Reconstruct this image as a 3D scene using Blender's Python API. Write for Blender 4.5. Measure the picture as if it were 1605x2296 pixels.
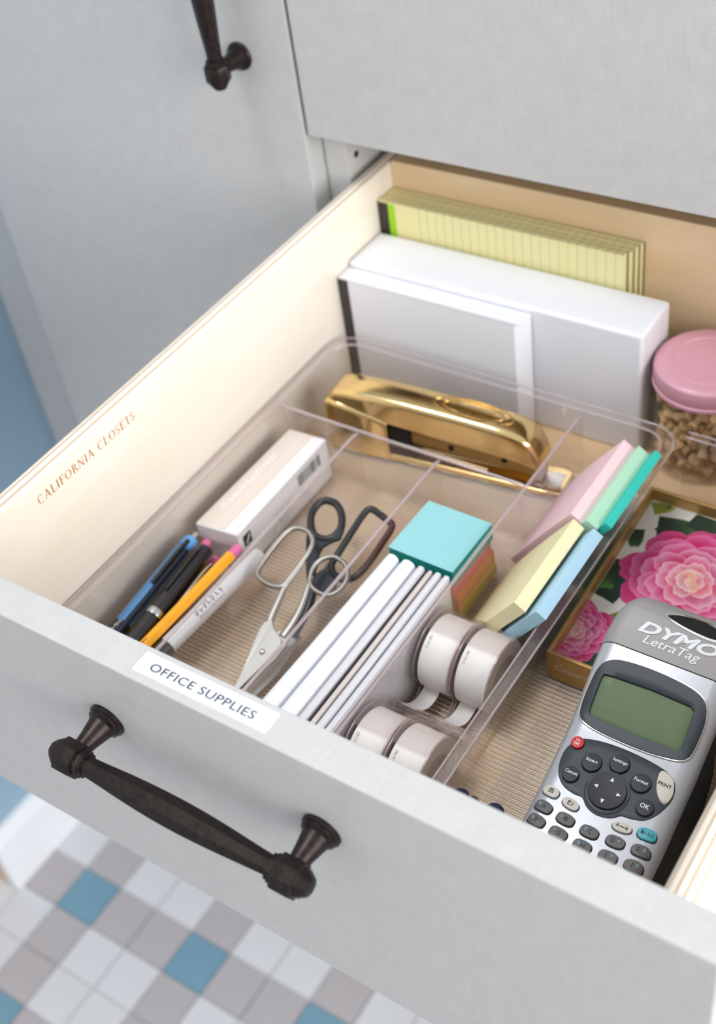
import bpy, bmesh, math, random
from mathutils import Vector, Matrix
random.seed(7)
scene = bpy.context.scene
for _o in list(bpy.data.objects):
    bpy.data.objects.remove(_o)
COL = scene.collection
S = 0.001            # everything below is laid out in millimetres
Z0 = 970.0           # the top of the open drawer front stands 970 mm above the floor


def Wv(p):
    return Vector((p[0] * S, p[1] * S, (p[2] + Z0) * S))


# ------------------------------------------------------------------ camera
cam_d = bpy.data.cameras.new('camera')
cam = bpy.data.objects.new('camera', cam_d)
COL.objects.link(cam)
RX = Vector((0.82921588, 0.54484512, -0.12467888))
RY = Vector((0.30395928, -0.62678386, -0.71746132))
RZ = Vector((-0.46905201, 0.55703302, -0.68534986))
CAM = (500.98, -217.02, 434.35)
mw = Matrix.Identity(4)
for i in range(3):
    mw[i][0] = RX[i]
    mw[i][1] = -RY[i]
    mw[i][2] = -RZ[i]
mw.translation = Wv(CAM)
cam.matrix_world = mw
cam_d.sensor_fit = 'VERTICAL'
cam_d.sensor_height = 36.0
cam_d.sensor_width = 36.0 * 1605 / 2296
cam_d.lens = 2857.29 / 2296 * 36.0
cam_d.clip_start = 0.02
cam_d.clip_end = 50
cam_d.dof.use_dof = True
cam_d.dof.focus_distance = 0.655
cam_d.dof.aperture_fstop = 6.8
scene.camera = cam

# ------------------------------------------------------------------ world, lights, exposure
wd = bpy.data.worlds.new('room_light')
scene.world = wd
wd.use_nodes = True
bg = wd.node_tree.nodes['Background']
bg.inputs['Color'].default_value = (0.93, 0.965, 1.0, 1)
bg.inputs['Strength'].default_value = 0.70


def area(name, loc, target, sx, sy, power, color):
    d = bpy.data.lights.new(name, 'AREA')
    d.shape = 'RECTANGLE'
    d.size = sx
    d.size_y = sy
    d.energy = power
    d.color = color
    o = bpy.data.objects.new(name, d)
    COL.objects.link(o)
    o.location = loc
    o.rotation_euler = (Vector(target) - Vector(loc)).to_track_quat('-Z', 'Y').to_euler()
    return o


area('window_daylight', (2.30, -0.22, 1.64), (0.15, 0.05, 0.95), 2.1, 1.35, 58, (1.0, 0.99, 0.98))
area('ceiling_light', (-0.22, 0.02, 2.45), (0.0, 0.12, 0.8), 0.45, 0.45, 9, (0.97, 0.985, 1.0))

scene.view_settings.view_transform = 'Standard'
scene.view_settings.look = 'None'
scene.view_settings.exposure = 0.19
scene.view_settings.gamma = 1.0
scene.view_settings.use_curve_mapping = False
scene.cycles.max_bounces = 6
scene.cycles.diffuse_bounces = 3
scene.cycles.glossy_bounces = 3
scene.cycles.transmission_bounces = 2
scene.cycles.transparent_max_bounces = 28
scene.cycles.use_adaptive_sampling = True
scene.cycles.adaptive_threshold = 0.06
scene.cycles.adaptive_min_samples = 16
scene.cycles.use_denoising = True
scene.cycles.caustics_reflective = False
scene.cycles.caustics_refractive = False


# ------------------------------------------------------------------ materials
def lin(c):
    r = []
    for v in c[:3]:
        v = v / 255.0
        r.append(v / 12.92 if v <= 0.04045 else ((v + 0.055) / 1.055) ** 2.4)
    return (*r, 1.0)


def newmat(name):
    m = bpy.data.materials.new(name)
    m.use_nodes = True
    nt = m.node_tree
    b = nt.nodes['Principled BSDF']
    return m, nt, b


def pm(name, col, rough=0.5, metal=0.0, var=0.03, vscale=60.0, bump=0.0, bscale=400.0, coat=0.0, stretch=(1, 1, 1), spec=0.5, sub=0.0):
    """plain principled material with a slight procedural tone variation and optional fine bump"""
    m, nt, b = newmat(name)
    c = lin(col)
    tc = nt.nodes.new('ShaderNodeTexCoord')
    mp = nt.nodes.new('ShaderNodeMapping')
    mp.inputs['Scale'].default_value = stretch
    nt.links.new(tc.outputs['Object'], mp.inputs['Vector'])
    nz = nt.nodes.new('ShaderNodeTexNoise')
    nz.inputs['Scale'].default_value = vscale
    nz.inputs['Detail'].default_value = 3
    nt.links.new(mp.outputs['Vector'], nz.inputs['Vector'])
    mr = nt.nodes.new('ShaderNodeMapRange')
    mr.inputs['From Min'].default_value = 0.25
    mr.inputs['From Max'].default_value = 0.75
    mr.inputs['To Min'].default_value = 1 - var
    mr.inputs['To Max'].default_value = 1 + var
    nt.links.new(nz.outputs['Fac'], mr.inputs['Value'])
    vm = nt.nodes.new('ShaderNodeVectorMath')
    vm.operation = 'SCALE'
    vm.inputs[0].default_value = c[:3]
    nt.links.new(mr.outputs['Result'], vm.inputs['Scale'])
    nt.links.new(vm.outputs['Vector'], b.inputs['Base Color'])
    b.inputs['Roughness'].default_value = rough
    b.inputs['Metallic'].default_value = metal
    b.inputs['Coat Weight'].default_value = coat
    b.inputs['Specular IOR Level'].default_value = spec
    if sub > 0:
        b.inputs['Subsurface Weight'].default_value = sub
        b.inputs['Subsurface Scale'].default_value = 0.004
    if bump > 0:
        n2 = nt.nodes.new('ShaderNodeTexNoise')
        n2.inputs['Scale'].default_value = bscale
        n2.inputs['Detail'].default_value = 2
        nt.links.new(mp.outputs['Vector'], n2.inputs['Vector'])
        bp_ = nt.nodes.new('ShaderNodeBump')
        bp_.inputs['Strength'].default_value = bump
        bp_.inputs['Distance'].default_value = 0.0004
        nt.links.new(n2.outputs['Fac'], bp_.inputs['Height'])
        nt.links.new(bp_.outputs['Normal'], b.inputs['Normal'])
    return m


def linen(name, col, rough=0.5):
    """grey laminate with a fine woven linen print"""
    m, nt, b = newmat(name)
    tc = nt.nodes.new('ShaderNodeTexCoord')
    tot = None
    for sc in ((60, 900, 60), (900, 60, 60), (60, 60, 900), (900, 900, 60)):
        mp = nt.nodes.new('ShaderNodeMapping')
        mp.inputs['Scale'].default_value = sc
        nt.links.new(tc.outputs['Object'], mp.inputs['Vector'])
        nz = nt.nodes.new('ShaderNodeTexNoise')
        nz.inputs['Scale'].default_value = 1.2
        nz.inputs['Detail'].default_value = 2
        nt.links.new(mp.outputs['Vector'], nz.inputs['Vector'])
        if tot is None:
            tot = nz.outputs['Fac']
        else:
            a = nt.nodes.new('ShaderNodeMath')
            a.operation = 'ADD'
            nt.links.new(tot, a.inputs[0])
            nt.links.new(nz.outputs['Fac'], a.inputs[1])
            tot = a.outputs[0]
    mr = nt.nodes.new('ShaderNodeMapRange')
    mr.inputs['From Min'].default_value = 1.4
    mr.inputs['From Max'].default_value = 2.6
    mr.inputs['To Min'].default_value = 0.93
    mr.inputs['To Max'].default_value = 1.07
    nt.links.new(tot, mr.inputs['Value'])
    vm = nt.nodes.new('ShaderNodeVectorMath')
    vm.operation = 'SCALE'
    vm.inputs[0].default_value = lin(col)[:3]
    nt.links.new(mr.outputs['Result'], vm.inputs['Scale'])
    nt.links.new(vm.outputs['Vector'], b.inputs['Base Color'])
    b.inputs['Roughness'].default_value = rough
    b.inputs['Specular IOR Level'].default_value = 0.3
    bn = nt.nodes.new('ShaderNodeBump')
    bn.inputs['Strength'].default_value = 0.15
    bn.inputs['Distance'].default_value = 0.0002
    nt.links.new(tot, bn.inputs['Height'])
    nt.links.new(bn.outputs['Normal'], b.inputs['Normal'])
    return m


def wood(name, c1, c2, stretch, rough=0.4, ply=False):
    m, nt, b = newmat(name)
    tc = nt.nodes.new('ShaderNodeTexCoord')
    mp = nt.nodes.new('ShaderNodeMapping')
    mp.inputs['Scale'].default_value = stretch
    nt.links.new(tc.outputs['Object'], mp.inputs['Vector'])
    nz = nt.nodes.new('ShaderNodeTexNoise')
    nz.inputs['Scale'].default_value = 6
    nz.inputs['Detail'].default_value = 6
    nz.inputs['Roughness'].default_value = 0.6
    nz.inputs['Distortion'].default_value = 0.4
    nt.links.new(mp.outputs['Vector'], nz.inputs['Vector'])
    mx = nt.nodes.new('ShaderNodeMix')
    mx.data_type = 'RGBA'
    mx.inputs[6].default_value = lin(c1)
    mx.inputs[7].default_value = lin(c2)
    mr = nt.nodes.new('ShaderNodeMapRange')
    mr.inputs['From Min'].default_value = 0.3
    mr.inputs['From Max'].default_value = 0.7
    nt.links.new(nz.outputs['Fac'], mr.inputs['Value'])
    nt.links.new(mr.outputs['Result'], mx.inputs[0])
    colr = mx.outputs[2]
    if ply:      # plywood plies through the thickness (x), darker cross plies
        sp = nt.nodes.new('ShaderNodeSeparateXYZ')
        nt.links.new(tc.outputs['Object'], sp.inputs[0])
        m1 = nt.nodes.new('ShaderNodeMath')
        m1.operation = 'MULTIPLY'
        m1.inputs[1].default_value = 2 * math.pi / 0.0036
        nt.links.new(sp.outputs['X'], m1.inputs[0])
        m2 = nt.nodes.new('ShaderNodeMath')
        m2.operation = 'SINE'
        nt.links.new(m1.outputs[0], m2.inputs[0])
        m3 = nt.nodes.new('ShaderNodeMapRange')
        m3.inputs['From Min'].default_value = 0.1
        m3.inputs['From Max'].default_value = 0.7
        m3.inputs['To Min'].default_value = 0
        m3.inputs['To Max'].default_value = 0.75
        nt.links.new(m2.outputs[0], m3.inputs['Value'])
        # only the top edge shows the end plies: faces whose normal points up
        ge = nt.nodes.new('ShaderNodeNewGeometry')
        s2 = nt.nodes.new('ShaderNodeSeparateXYZ')
        nt.links.new(ge.outputs['True Normal'], s2.inputs[0])
        g2 = nt.nodes.new('ShaderNodeMath')
        g2.operation = 'GREATER_THAN'
        g2.inputs[1].default_value = 0.25
        nt.links.new(s2.outputs['Z'], g2.inputs[0])
        m4 = nt.nodes.new('ShaderNodeMath')
        m4.operation = 'MULTIPLY'
        nt.links.new(m3.outputs['Result'], m4.inputs[0])
        nt.links.new(g2.outputs[0], m4.inputs[1])
        mx2 = nt.nodes.new('ShaderNodeMix')
        mx2.data_type = 'RGBA'
        nt.links.new(colr, mx2.inputs[6])
        mx2.inputs[7].default_value = lin((176, 146, 116))
        nt.links.new(m4.outputs[0], mx2.inputs[0])
        colr = mx2.outputs[2]
    nt.links.new(colr, b.inputs['Base Color'])
    b.inputs['Roughness'].default_value = rough
    b.inputs['Specular IOR Level'].default_value = 0.35
    return m


def clear(name, tint=(0.97, 0.96, 0.95), ior=1.45, rough=0.04, milk=0.0, milkcol=(225, 220, 222)):
    """thin clear plastic / glass: see-through with fresnel reflections and, if milky, a little haze"""
    m = bpy.data.materials.new(name)
    m.use_nodes = True
    nt = m.node_tree
    nt.nodes.clear()
    out = nt.nodes.new('ShaderNodeOutputMaterial')
    tr = nt.nodes.new('ShaderNodeBsdfTransparent')
    tr.inputs['Color'].default_value = (*tint, 1)
    gl = nt.nodes.new('ShaderNodeBsdfGlossy')
    gl.inputs['Roughness'].default_value = rough
    gl.inputs['Color'].default_value = (1, 1, 1, 1)
    lw = nt.nodes.new('ShaderNodeLayerWeight')      # same from both sides of a thin sheet
    lw.inputs['Blend'].default_value = 0.5
    pw = nt.nodes.new('ShaderNodeMath')
    pw.operation = 'POWER'
    pw.inputs[1].default_value = 4.0
    nt.links.new(lw.outputs['Facing'], pw.inputs[0])
    fr = nt.nodes.new('ShaderNodeMath')
    fr.operation = 'MULTIPLY_ADD'
    fr.inputs[1].default_value = 0.45
    fr.inputs[2].default_value = ((ior - 1) / (ior + 1)) ** 2
    nt.links.new(pw.outputs[0], fr.inputs[0])
    nz = nt.nodes.new('ShaderNodeTexNoise')
    nz.inputs['Scale'].default_value = 35
    bn = nt.nodes.new('ShaderNodeBump')
    bn.inputs['Strength'].default_value = 0.06
    bn.inputs['Distance'].default_value = 0.001
    nt.links.new(nz.outputs['Fac'], bn.inputs['Height'])
    nt.links.new(bn.outputs['Normal'], gl.inputs['Normal'])
    base = tr.outputs[0]
    if milk > 0:
        df = nt.nodes.new('ShaderNodeBsdfDiffuse')
        df.inputs['Color'].default_value = lin(milkcol)
        m0 = nt.nodes.new('ShaderNodeMixShader')
        m0.inputs[0].default_value = milk
        nt.links.new(tr.outputs[0], m0.inputs[1])
        nt.links.new(df.outputs[0], m0.inputs[2])
        base = m0.outputs[0]
    mx = nt.nodes.new('ShaderNodeMixShader')
    nt.links.new(fr.outputs[0], mx.inputs[0])
    nt.links.new(base, mx.inputs[1])
    nt.links.new(gl.outputs[0], mx.inputs[2])
    nt.links.new(mx.outputs[0], out.inputs[0])
    return m


M = {}
M['linen'] = linen('grey_linen_laminate', (196, 195, 194))
M['linen_edge'] = linen('grey_laminate_edge', (196, 196, 195))
M['carcass'] = pm('cabinet_carcass_white', (214, 212, 210), 0.5)
M['wood_y'] = wood('maple_side_lit', (245, 237, 225), (240, 229, 212), (22, 1.2, 5), ply=True)  # same maple as the back, colour paled as strong light bleaches it
M['wood_x'] = wood('maple_back_shaded', (240, 214, 176), (230, 198, 156), (1.2, 22, 5))  # same maple as the sides, shade put into a warmer, deeper tone
M['wood_f'] = wood('maple_bottom', (247, 214, 172), (236, 198, 152), (1.2, 9, 5))
M['bronze'] = pm('oil_rubbed_bronze', (54, 47, 45), 0.38, 0.85, 0.30, 260, 0.15, 900)
M['bronze_hi'] = pm('oil_rubbed_bronze_rub', (92, 76, 62), 0.34, 0.9, 0.25, 300)
M['black'] = pm('black_plastic', (30, 30, 32), 0.35)
M['dark_hole'] = pm('bore_hole_black', (14, 12, 11), 0.8)
M['paper'] = pm('white_paper', (238, 239, 245), 0.65, 0, 0.01, 30)
M['paper2'] = pm('white_card', (237, 238, 245), 0.5, 0, 0.012, 20)
M['clear'] = clear('clear_acrylic', (0.98, 0.972, 0.968), 1.6, 0.04, 0.014, (222, 214, 224))
M['clear_rim'] = clear('clear_acrylic_bead', (0.86, 0.81, 0.81), 1.7, 0.08, 0.34, (232, 218, 222))
M['rib_caustic'] = clear('painted_caustic', (0.98, 0.97, 0.96), 1.6, 0.15, 0.80, (255, 252, 246))  # milky white painted in for light focused by the ribs
M['clear_rib'] = clear('clear_acrylic_ribs', (0.985, 0.98, 0.975), 1.6, 0.12, 0.01)
M['glass'] = clear('jar_glass', (0.97, 0.965, 0.955), 1.45, 0.02)
M['blue_wall'] = pm('blue_wall_paint', (140, 168, 188), 0.7, 0, 0.02, 8)
M['trim_white'] = pm('white_trim_paint', (232, 234, 238), 0.45, 0, 0.01)
M['tan_wood'] = wood('tan_wood', (214, 178, 140), (196, 158, 120), (20, 4, 1))


# ------------------------------------------------------------------ geometry helpers
class G:
    def __init__(self):
        self.v = []
        self.f = []
        self.c = []

    def add(self, vs, fs):
        n = len(self.v)
        self.v += [tuple(p) for p in vs]
        self.f += [tuple(i + n for i in f) for f in fs]
        return self

    def box(self, x0, x1, y0, y1, z0, z1):
        return self.add([(x0, y0, z0), (x1, y0, z0), (x1, y1, z0), (x0, y1, z0), (x0, y0, z1), (x1, y0, z1), (x1, y1, z1), (x0, y1, z1)],
                        [(0, 3, 2, 1), (4, 5, 6, 7), (0, 1, 5, 4), (1, 2, 6, 5), (2, 3, 7, 6), (3, 0, 4, 7)])

    def hexa(self, b, t):
        """eight-corner block: bottom quad b, top quad t, both counter-clockwise from above"""
        return self.add(list(b) + list(t), [(0, 3, 2, 1), (4, 5, 6, 7), (0, 1, 5, 4), (1, 2, 6, 5), (2, 3, 7, 6), (3, 0, 4, 7)])

    def loft(self, rings, cap0=True, cap1=True, closed=True):
        n = len(rings[0])
        vs = [p for r in rings for p in r]
        fs = []
        m = n if closed else n - 1
        for k in range(len(rings) - 1):
            for i in range(m):
                j = (i + 1) % n
                fs.append((k * n + i, k * n + j, (k + 1) * n + j, (k + 1) * n + i))
        if cap0:
            fs.append(tuple(range(n - 1, -1, -1)))
        if cap1:
            fs.append(tuple((len(rings) - 1) * n + i for i in range(n)))
        return self.add(vs, fs)

    def lathe(self, prof, org, axis=(0, 0, 1), seg=32, cap=True, ref=None):
        """prof: (radius, distance along axis)"""
        a = Vector(axis).normalized()
        u = Vector(ref) if ref else (Vector((1, 0, 0)) if abs(a.x) < 0.8 else Vector((0, 1, 0)))
        u = (u - a * u.dot(a)).normalized()
        w = a.cross(u)
        rings = []
        for r, h in prof:
            c = Vector(org) + a * h
            rings.append([tuple(c + (u * math.cos(2 * math.pi * i / seg) + w * math.sin(2 * math.pi * i / seg)) * max(r, 0.001)) for i in range(seg)])
        return self.loft(rings, cap, cap)

    def tube(self, pts, rad, seg=10, closed=False, flat=1.0, up=(0, 0, 1)):
        P = [Vector(p) for p in pts]
        n = len(P)
        rings = []
        for i in range(n):
            if closed:
                t = P[(i + 1) % n] - P[i - 1]
            else:
                t = P[min(i + 1, n - 1)] - P[max(i - 1, 0)]
            t.normalize()
            s = t.cross(Vector(up))
            if s.length < 1e-6:
                s = t.cross(Vector((0, 1, 0)))
            s.normalize()
            w = s.cross(t)
            r = rad[i] if isinstance(rad, (list, tuple)) else rad
            rings.append([tuple(P[i] + s * math.cos(2 * math.pi * k / seg) * r + w * math.sin(2 * math.pi * k / seg) * r * flat) for k in range(seg)])
        if closed:
            rings.append(rings[0])
            return self.loft(rings, False, False)
        return self.loft(rings)

    def slab(self, poly, nrm, th):
        """polygon (3-D points) extruded by th along nrm"""
        nv = Vector(nrm).normalized() * th
        n = len(poly)
        a = [Vector(p) for p in poly]
        vs = [tuple(p) for p in a] + [tuple(p + nv) for p in a]
        fs = [tuple(range(n - 1, -1, -1)), tuple(range(n, 2 * n))] + [(i, (i + 1) % n, n + (i + 1) % n, n + i) for i in range(n)]
        return self.add(vs, fs)


def spline(pts, sub=6, closed=False):
    P = [Vector(p) for p in pts]
    n = len(P)
    out = []
    rng = n if closed else n - 1
    for i in range(rng):
        if closed:
            p0, p1, p2, p3 = P[i - 1], P[i], P[(i + 1) % n], P[(i + 2) % n]
        else:
            p0, p1, p2, p3 = P[max(i - 1, 0)], P[i], P[i + 1], P[min(i + 2, n - 1)]
        for k in range(sub):
            t = k / sub
            out.append(0.5 * ((2 * p1) + (p2 - p0) * t + (2 * p0 - 5 * p1 + 4 * p2 - p3) * t * t + (3 * p1 - p0 - 3 * p2 + p3) * t ** 3))
    if not closed:
        out.append(P[-1])
    return [tuple(p) for p in out]


def rrect(x0, x1, y0, y1, r, z, seg=6):
    pts = []
    for cx, cy, a0 in ((x1 - r, y1 - r, 0), (x0 + r, y1 - r, 90), (x0 + r, y0 + r, 180), (x1 - r, y0 + r, 270)):
        for k in range(seg + 1):
            a = math.radians(a0 + 90 * k / seg)
            pts.append((cx + r * math.cos(a), cy + r * math.sin(a), z))
    return pts


ORG = {}


def thing(name, label, cat, base, group=None):
    o = bpy.data.objects.new(name, None)
    o.empty_display_size = 0.02
    COL.objects.link(o)
    o.location = Wv(base)
    o['label'] = label
    o['category'] = cat
    if group:
        o['group'] = group
    ORG[o] = Wv(base)
    return o


def finish(me, smooth):
    if smooth:
        for p in me.polygons:
            p.use_smooth = True
        me.set_sharp_from_angle(angle=math.radians(smooth))


def mk(name, g, mat, parent=None, smooth=35, bevel=0.0, seg=2, label=None, cat=None, group=None, kind=None, base=None, recalc=True):
    """one mesh object; parts keep their thing's origin, free-standing ones sit on their own base"""
    if parent is not None:
        org = ORG[parent]
    elif base is not None:
        org = Wv(base)
    else:
        xs = [v[0] for v in g.v]
        ys = [v[1] for v in g.v]
        zs = [v[2] for v in g.v]
        org = Wv(((min(xs) + max(xs)) / 2, (min(ys) + max(ys)) / 2, min(zs)))
    me = bpy.data.meshes.new(name)
    me.from_pydata([tuple(Wv(v) - org) for v in g.v], [], g.f)
    if recalc:
        bm = bmesh.new()
        bm.from_mesh(me)
        bmesh.ops.recalc_face_normals(bm, faces=bm.faces)
        bm.to_mesh(me)
        bm.free()
    finish(me, smooth)
    me.materials.append(M[mat] if isinstance(mat, str) else mat)
    o = bpy.data.objects.new(name, me)
    COL.objects.link(o)
    ORG[o] = org
    if parent is not None:
        o.parent = parent
    else:
        o.location = org
    if bevel:
        md = o.modifiers.new('bevel', 'BEVEL')
        md.width = bevel * S
        md.segments = seg
        md.limit_method = 'ANGLE'
        md.angle_limit = math.radians(40)
    if label:
        o['label'] = label
    if cat:
        o['category'] = cat
    if group:
        o['group'] = group
    if kind:
        o['kind'] = kind
    return o


def copy_thing(root, delta, label=None, rotz=None):
    """copy of a thing with copies of its parts and sub-parts, moved by delta (mm)"""
    r = root.copy()
    COL.objects.link(r)
    r.location = root.location + Vector(delta) * S
    if rotz is not None:
        r.rotation_euler.z = rotz
    if label:
        r['label'] = label
    for ch in list(root.children):
        c = ch.copy()
        COL.objects.link(c)
        c.parent = r
        for gch in list(ch.children):
            d = gch.copy()
            COL.objects.link(d)
            d.parent = c
    return r


def text(body, mat, parent, org, xd, yd, w, h, name='lettering', th=0.12, shear=0.0, bold=0.0, align='C', spacing=1.0, surf=None, label=None):
    """flat lettering: fits the text into w x h mm, centred (C) or left-aligned (L) at org"""
    cu = bpy.data.curves.new('t', 'FONT')
    cu.body = body
    cu.size = 1
    cu.shear = shear
    cu.offset = bold
    cu.space_character = spacing
    cu.resolution_u = 3
    to = bpy.data.objects.new('t', cu)
    COL.objects.link(to)
    dg = bpy.context.evaluated_depsgraph_get()
    me = bpy.data.meshes.new_from_object(to.evaluated_get(dg))
    vs = [v.co.copy() for v in me.vertices]
    fs = [tuple(p.vertices) for p in me.polygons]
    bpy.data.objects.remove(to)
    bpy.data.curves.remove(cu)
    bpy.data.meshes.remove(me)
    x0 = min(v.x for v in vs)
    x1 = max(v.x for v in vs)
    y0 = min(v.y for v in vs)
    y1 = max(v.y for v in vs)
    xd = Vector(xd).normalized()
    yd = Vector(yd).normalized()
    n = xd.cross(yd)
    g = G()
    pv = []
    for v in vs:
        a = (v.x - x0) / (x1 - x0) * w - (w / 2 if align == 'C' else 0)
        b = (v.y - y0) / (y1 - y0) * h - h / 2
        p = Vector(org) + xd * a + yd * b + n * th
        if surf:
            p = Vector(surf(p.x, p.y, th))
        pv.append(tuple(p))
    g.add(pv, fs)
    return mk(name, g, mat, parent, smooth=0, recalc=False, label=label)

# ================================================================== THE SETTING
FZ = -970.0
P = 58.67
fx0, fy0 = -385.5, 188.0


def floor_mat():
    m, nt, b = newmat('tile_floor_far')
    tc = nt.nodes.new('ShaderNodeTexCoord')
    sp = nt.nodes.new('ShaderNodeSeparateXYZ')
    nt.links.new(tc.outputs['Object'], sp.inputs[0])

    def mth(op, a, bb=None):
        n = nt.nodes.new('ShaderNodeMath')
        n.operation = op
        for k, val in enumerate((a, bb)):
            if val is None:
                continue
            if isinstance(val, (int, float)):
                n.inputs[k].default_value = val
            else:
                nt.links.new(val, n.inputs[k])
        return n.outputs[0]
    fl = []
    for ax in ('X', 'Y'):
        t = mth('ADD', mth('DIVIDE', sp.outputs[ax], P * S), 300.5)
        fl.append(mth('LESS_THAN', mth('MODULO', mth('FLOOR', t), 3.0), 0.5))
    sm = mth('ADD', fl[0], fl[1])
    cr = nt.nodes.new('ShaderNodeValToRGB')
    cr.color_ramp.interpolation = 'CONSTANT'
    cr.color_ramp.elements[0].color = lin((203, 203, 206))
    cr.color_ramp.elements[1].position = 0.3
    cr.color_ramp.elements[1].color = lin((162, 158, 162))
    e = cr.color_ramp.elements.new(0.8)
    e.color = lin((104, 140, 160))
    nt.links.new(mth('DIVIDE', sm, 2.0), cr.inputs[0])
    nt.links.new(cr.outputs[0], b.inputs['Base Color'])
    b.inputs['Roughness'].default_value = 0.5
    return m


M['tile_far'] = floor_mat()
M['tile_white'] = pm('tile_white', (196, 197, 201), 0.45, 0, 0.03, 14)
M['tile_grey'] = pm('tile_grey', (166, 161, 164), 0.45, 0, 0.03, 14)
M['tile_blue'] = pm('tile_blue', (104, 142, 162), 0.45, 0, 0.04, 14)
M['grout'] = pm('grout', (176, 172, 170), 0.9)
# base slab of the floor; its pattern carries on where single tiles are too far to matter
g = G().box(-2600, 2600, -2600, 1400, FZ - 20, FZ - 2.2)
floor = mk('floor', g, 'tile_far', base=(fx0, fy0, FZ - 2.2), smooth=0, kind='structure')
tile_me = {}
for nm in ('tile_white', 'tile_grey', 'tile_blue'):
    g = G().box(-P / 2 + 0.8, P / 2 - 0.8, -P / 2 + 0.8, P / 2 - 0.8, 0, 2.4)
    me = bpy.data.meshes.new('tile')
    me.from_pydata([(v[0] * S, v[1] * S, v[2] * S) for v in g.v], [], g.f)
    me.materials.append(M[nm])
    tile_me[nm] = me
for i in range(-1, 15):
    for j in range(-9, 9):
        nm = ('tile_white', 'tile_grey', 'tile_blue')[(i % 3 == 0) + (j % 3 == 0)]
        o = bpy.data.objects.new('tile', tile_me[nm])
        COL.objects.link(o)
        o.parent = floor
        o.location = (i * P * S, j * P * S, 0.0)

# blue wall closing the room on the left, ending at a doorway
g = G().box(-640, -487, 168, 1100, FZ, 1500)
mk('wall_left', g, 'blue_wall', smooth=0, kind='structure')
g = G()
g.add([(-487, 150, FZ), (-470, 150, FZ), (-470, 452, FZ), (-487, 452, FZ), (-487, 150, -875), (-470, 150, -875), (-470, 452, -875), (-487, 452, -875)],
      [(0, 3, 2, 1), (4, 5, 6, 7), (0, 1, 5, 4), (1, 2, 6, 5), (2, 3, 7, 6), (3, 0, 4, 7)])
g.box(-487, -475, 156, 452, -875, -865)
mk('baseboard_left', g, 'trim_white', bevel=2, smooth=0, kind='structure')
g = G().box(-640, -488, 152, 168, FZ, 1500)
mk('trim_1', g, 'tan_wood', smooth=0, kind='structure')

# ================================================================== CABINETS
cab = thing('tall_cabinet', 'tall grey linen-finish cabinet left of the open drawer, its door shut', 'cabinet', (-240, 700, FZ))
mk('carcass', G().box(-486, -37, 455, 900, FZ, 900), 'carcass', cab, smooth=0)
mk('filler_strip', G().box(-486, -412, 452, 455, FZ + 90, 900), 'linen', cab, smooth=0)
door = mk('door', G().box(-409.5, -36.2, 434, 453, FZ + 100, 860), 'linen', cab, bevel=0.8, smooth=0)


def pull(parent, axis, c0, c1, out, name, posts_sub):
    """bronze bar pull: eight-sided bar between two turned posts. c0,c1 post feet on the face, out = outward unit"""
    A = Vector(c0)
    B = Vector(c1)
    d = (B - A).normalized()
    L = (B - A).length
    o = Vector(out)
    k = 26.0
    a = A + o * k
    prof = [(3.2, -12.2), (4.6, -11.8), (5.2, -10.5), (5.6, -10.4), (6.2, -8.8), (6.8, -8.6), (7.4, -6.6), (8.8, -6), (9.0, -5), (9.0, 4.2), (8.6, 5.2), (7.4, 5.4), (7.4, 7.2), (6.6, 7.6), (6.6, 9.2), (5.1, 9.6)]
    prof += [(5.1 + 2.7 * math.sin(math.pi * t) ** 1.2, 9.6 + (L - 19.2) * t) for t in [i / 12 for i in range(1, 12)]]
    prof += [(r, L - h) for r, h in reversed(prof[:16])]
    gb = G().lathe(prof, a, d, 8)
    if posts_sub:
        bar = mk(name, gb, 'bronze', parent, smooth=22)
    posts = []
    pp = [(10.2, 0), (10.2, 1.4), (9.6, 2.2), (9.0, 2.4), (9.0, 3.8), (8.0, 4.6), (7.2, 5.2), (6.6, 8), (5.4, 14), (4.6, 20), (4.4, 26)]
    for c in (A, B):
        gp = G().lathe(pp, c, o, 24)
        if posts_sub:
            mk('post', gp, 'bronze', bar)
        else:
            gb.add(gp.v, gp.f)
    if not posts_sub:
        bar = mk(name, gb, 'bronze', parent, smooth=22)
    return bar


pull(door, 'z', (-82, 434, 63), (-82, 434, 191), (0, -1, 0), 'door_handle', False)

dcab = thing('drawer_cabinet', 'cabinet carcass holding the drawers, its pale side panel showing a round bore hole', 'cabinet', (206, 700, FZ))
mk('side_panel', G().box(-36, -16, 453.5, 1000, FZ, 900), 'carcass', dcab, smooth=0)
mk('side_panel', G().box(430, 450, 453.5, 1000, FZ, 900), 'carcass', dcab, smooth=0)
mk('back_panel', G().box(-16, 430, 992, 1000, FZ, 900), 'carcass', dcab, smooth=0)
mk('lower_front', G().box(-33, 446, 434, 453, FZ + 100, -204), 'linen', dcab, smooth=0)
g = G().lathe([(2.6, 0), (2.6, 0.4)], (-16.0, 464.2, -15.5), (1, 0, 0), 20)
mk('bore_hole', g, 'dark_hole', dcab)
M['steel'] = pm('slide_steel', (120, 118, 116), 0.35, 0.9)
M['rail'] = pm('slide_rail_black', (38, 34, 32), 0.5)
mk('drawer_runner', G().box(-15.8, -13.4, 456, 900, -70, -36), 'rail', dcab, smooth=0)

up = thing('closed_drawer', 'closed grey drawer front directly above the open drawer', 'drawer', (206, 444, 11))
mk('front_panel', G().box(-33, 446, 434, 453, 11, 330), 'linen', up, bevel=0.8, smooth=0)
mk('drawer_box', G().box(0, 410, 453, 930, 40, 200), 'wood_x', up, smooth=0)

# ================================================================== OPEN DRAWER
dr = thing('open_drawer', 'open grey-fronted drawer with pale maple box and a bronze bar pull', 'drawer', (206, 250, -198))
mk('front_panel', G().box(-33, 445.5, 0, 19, -198, 0), 'linen', dr, bevel=0.9, smooth=0)


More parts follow.
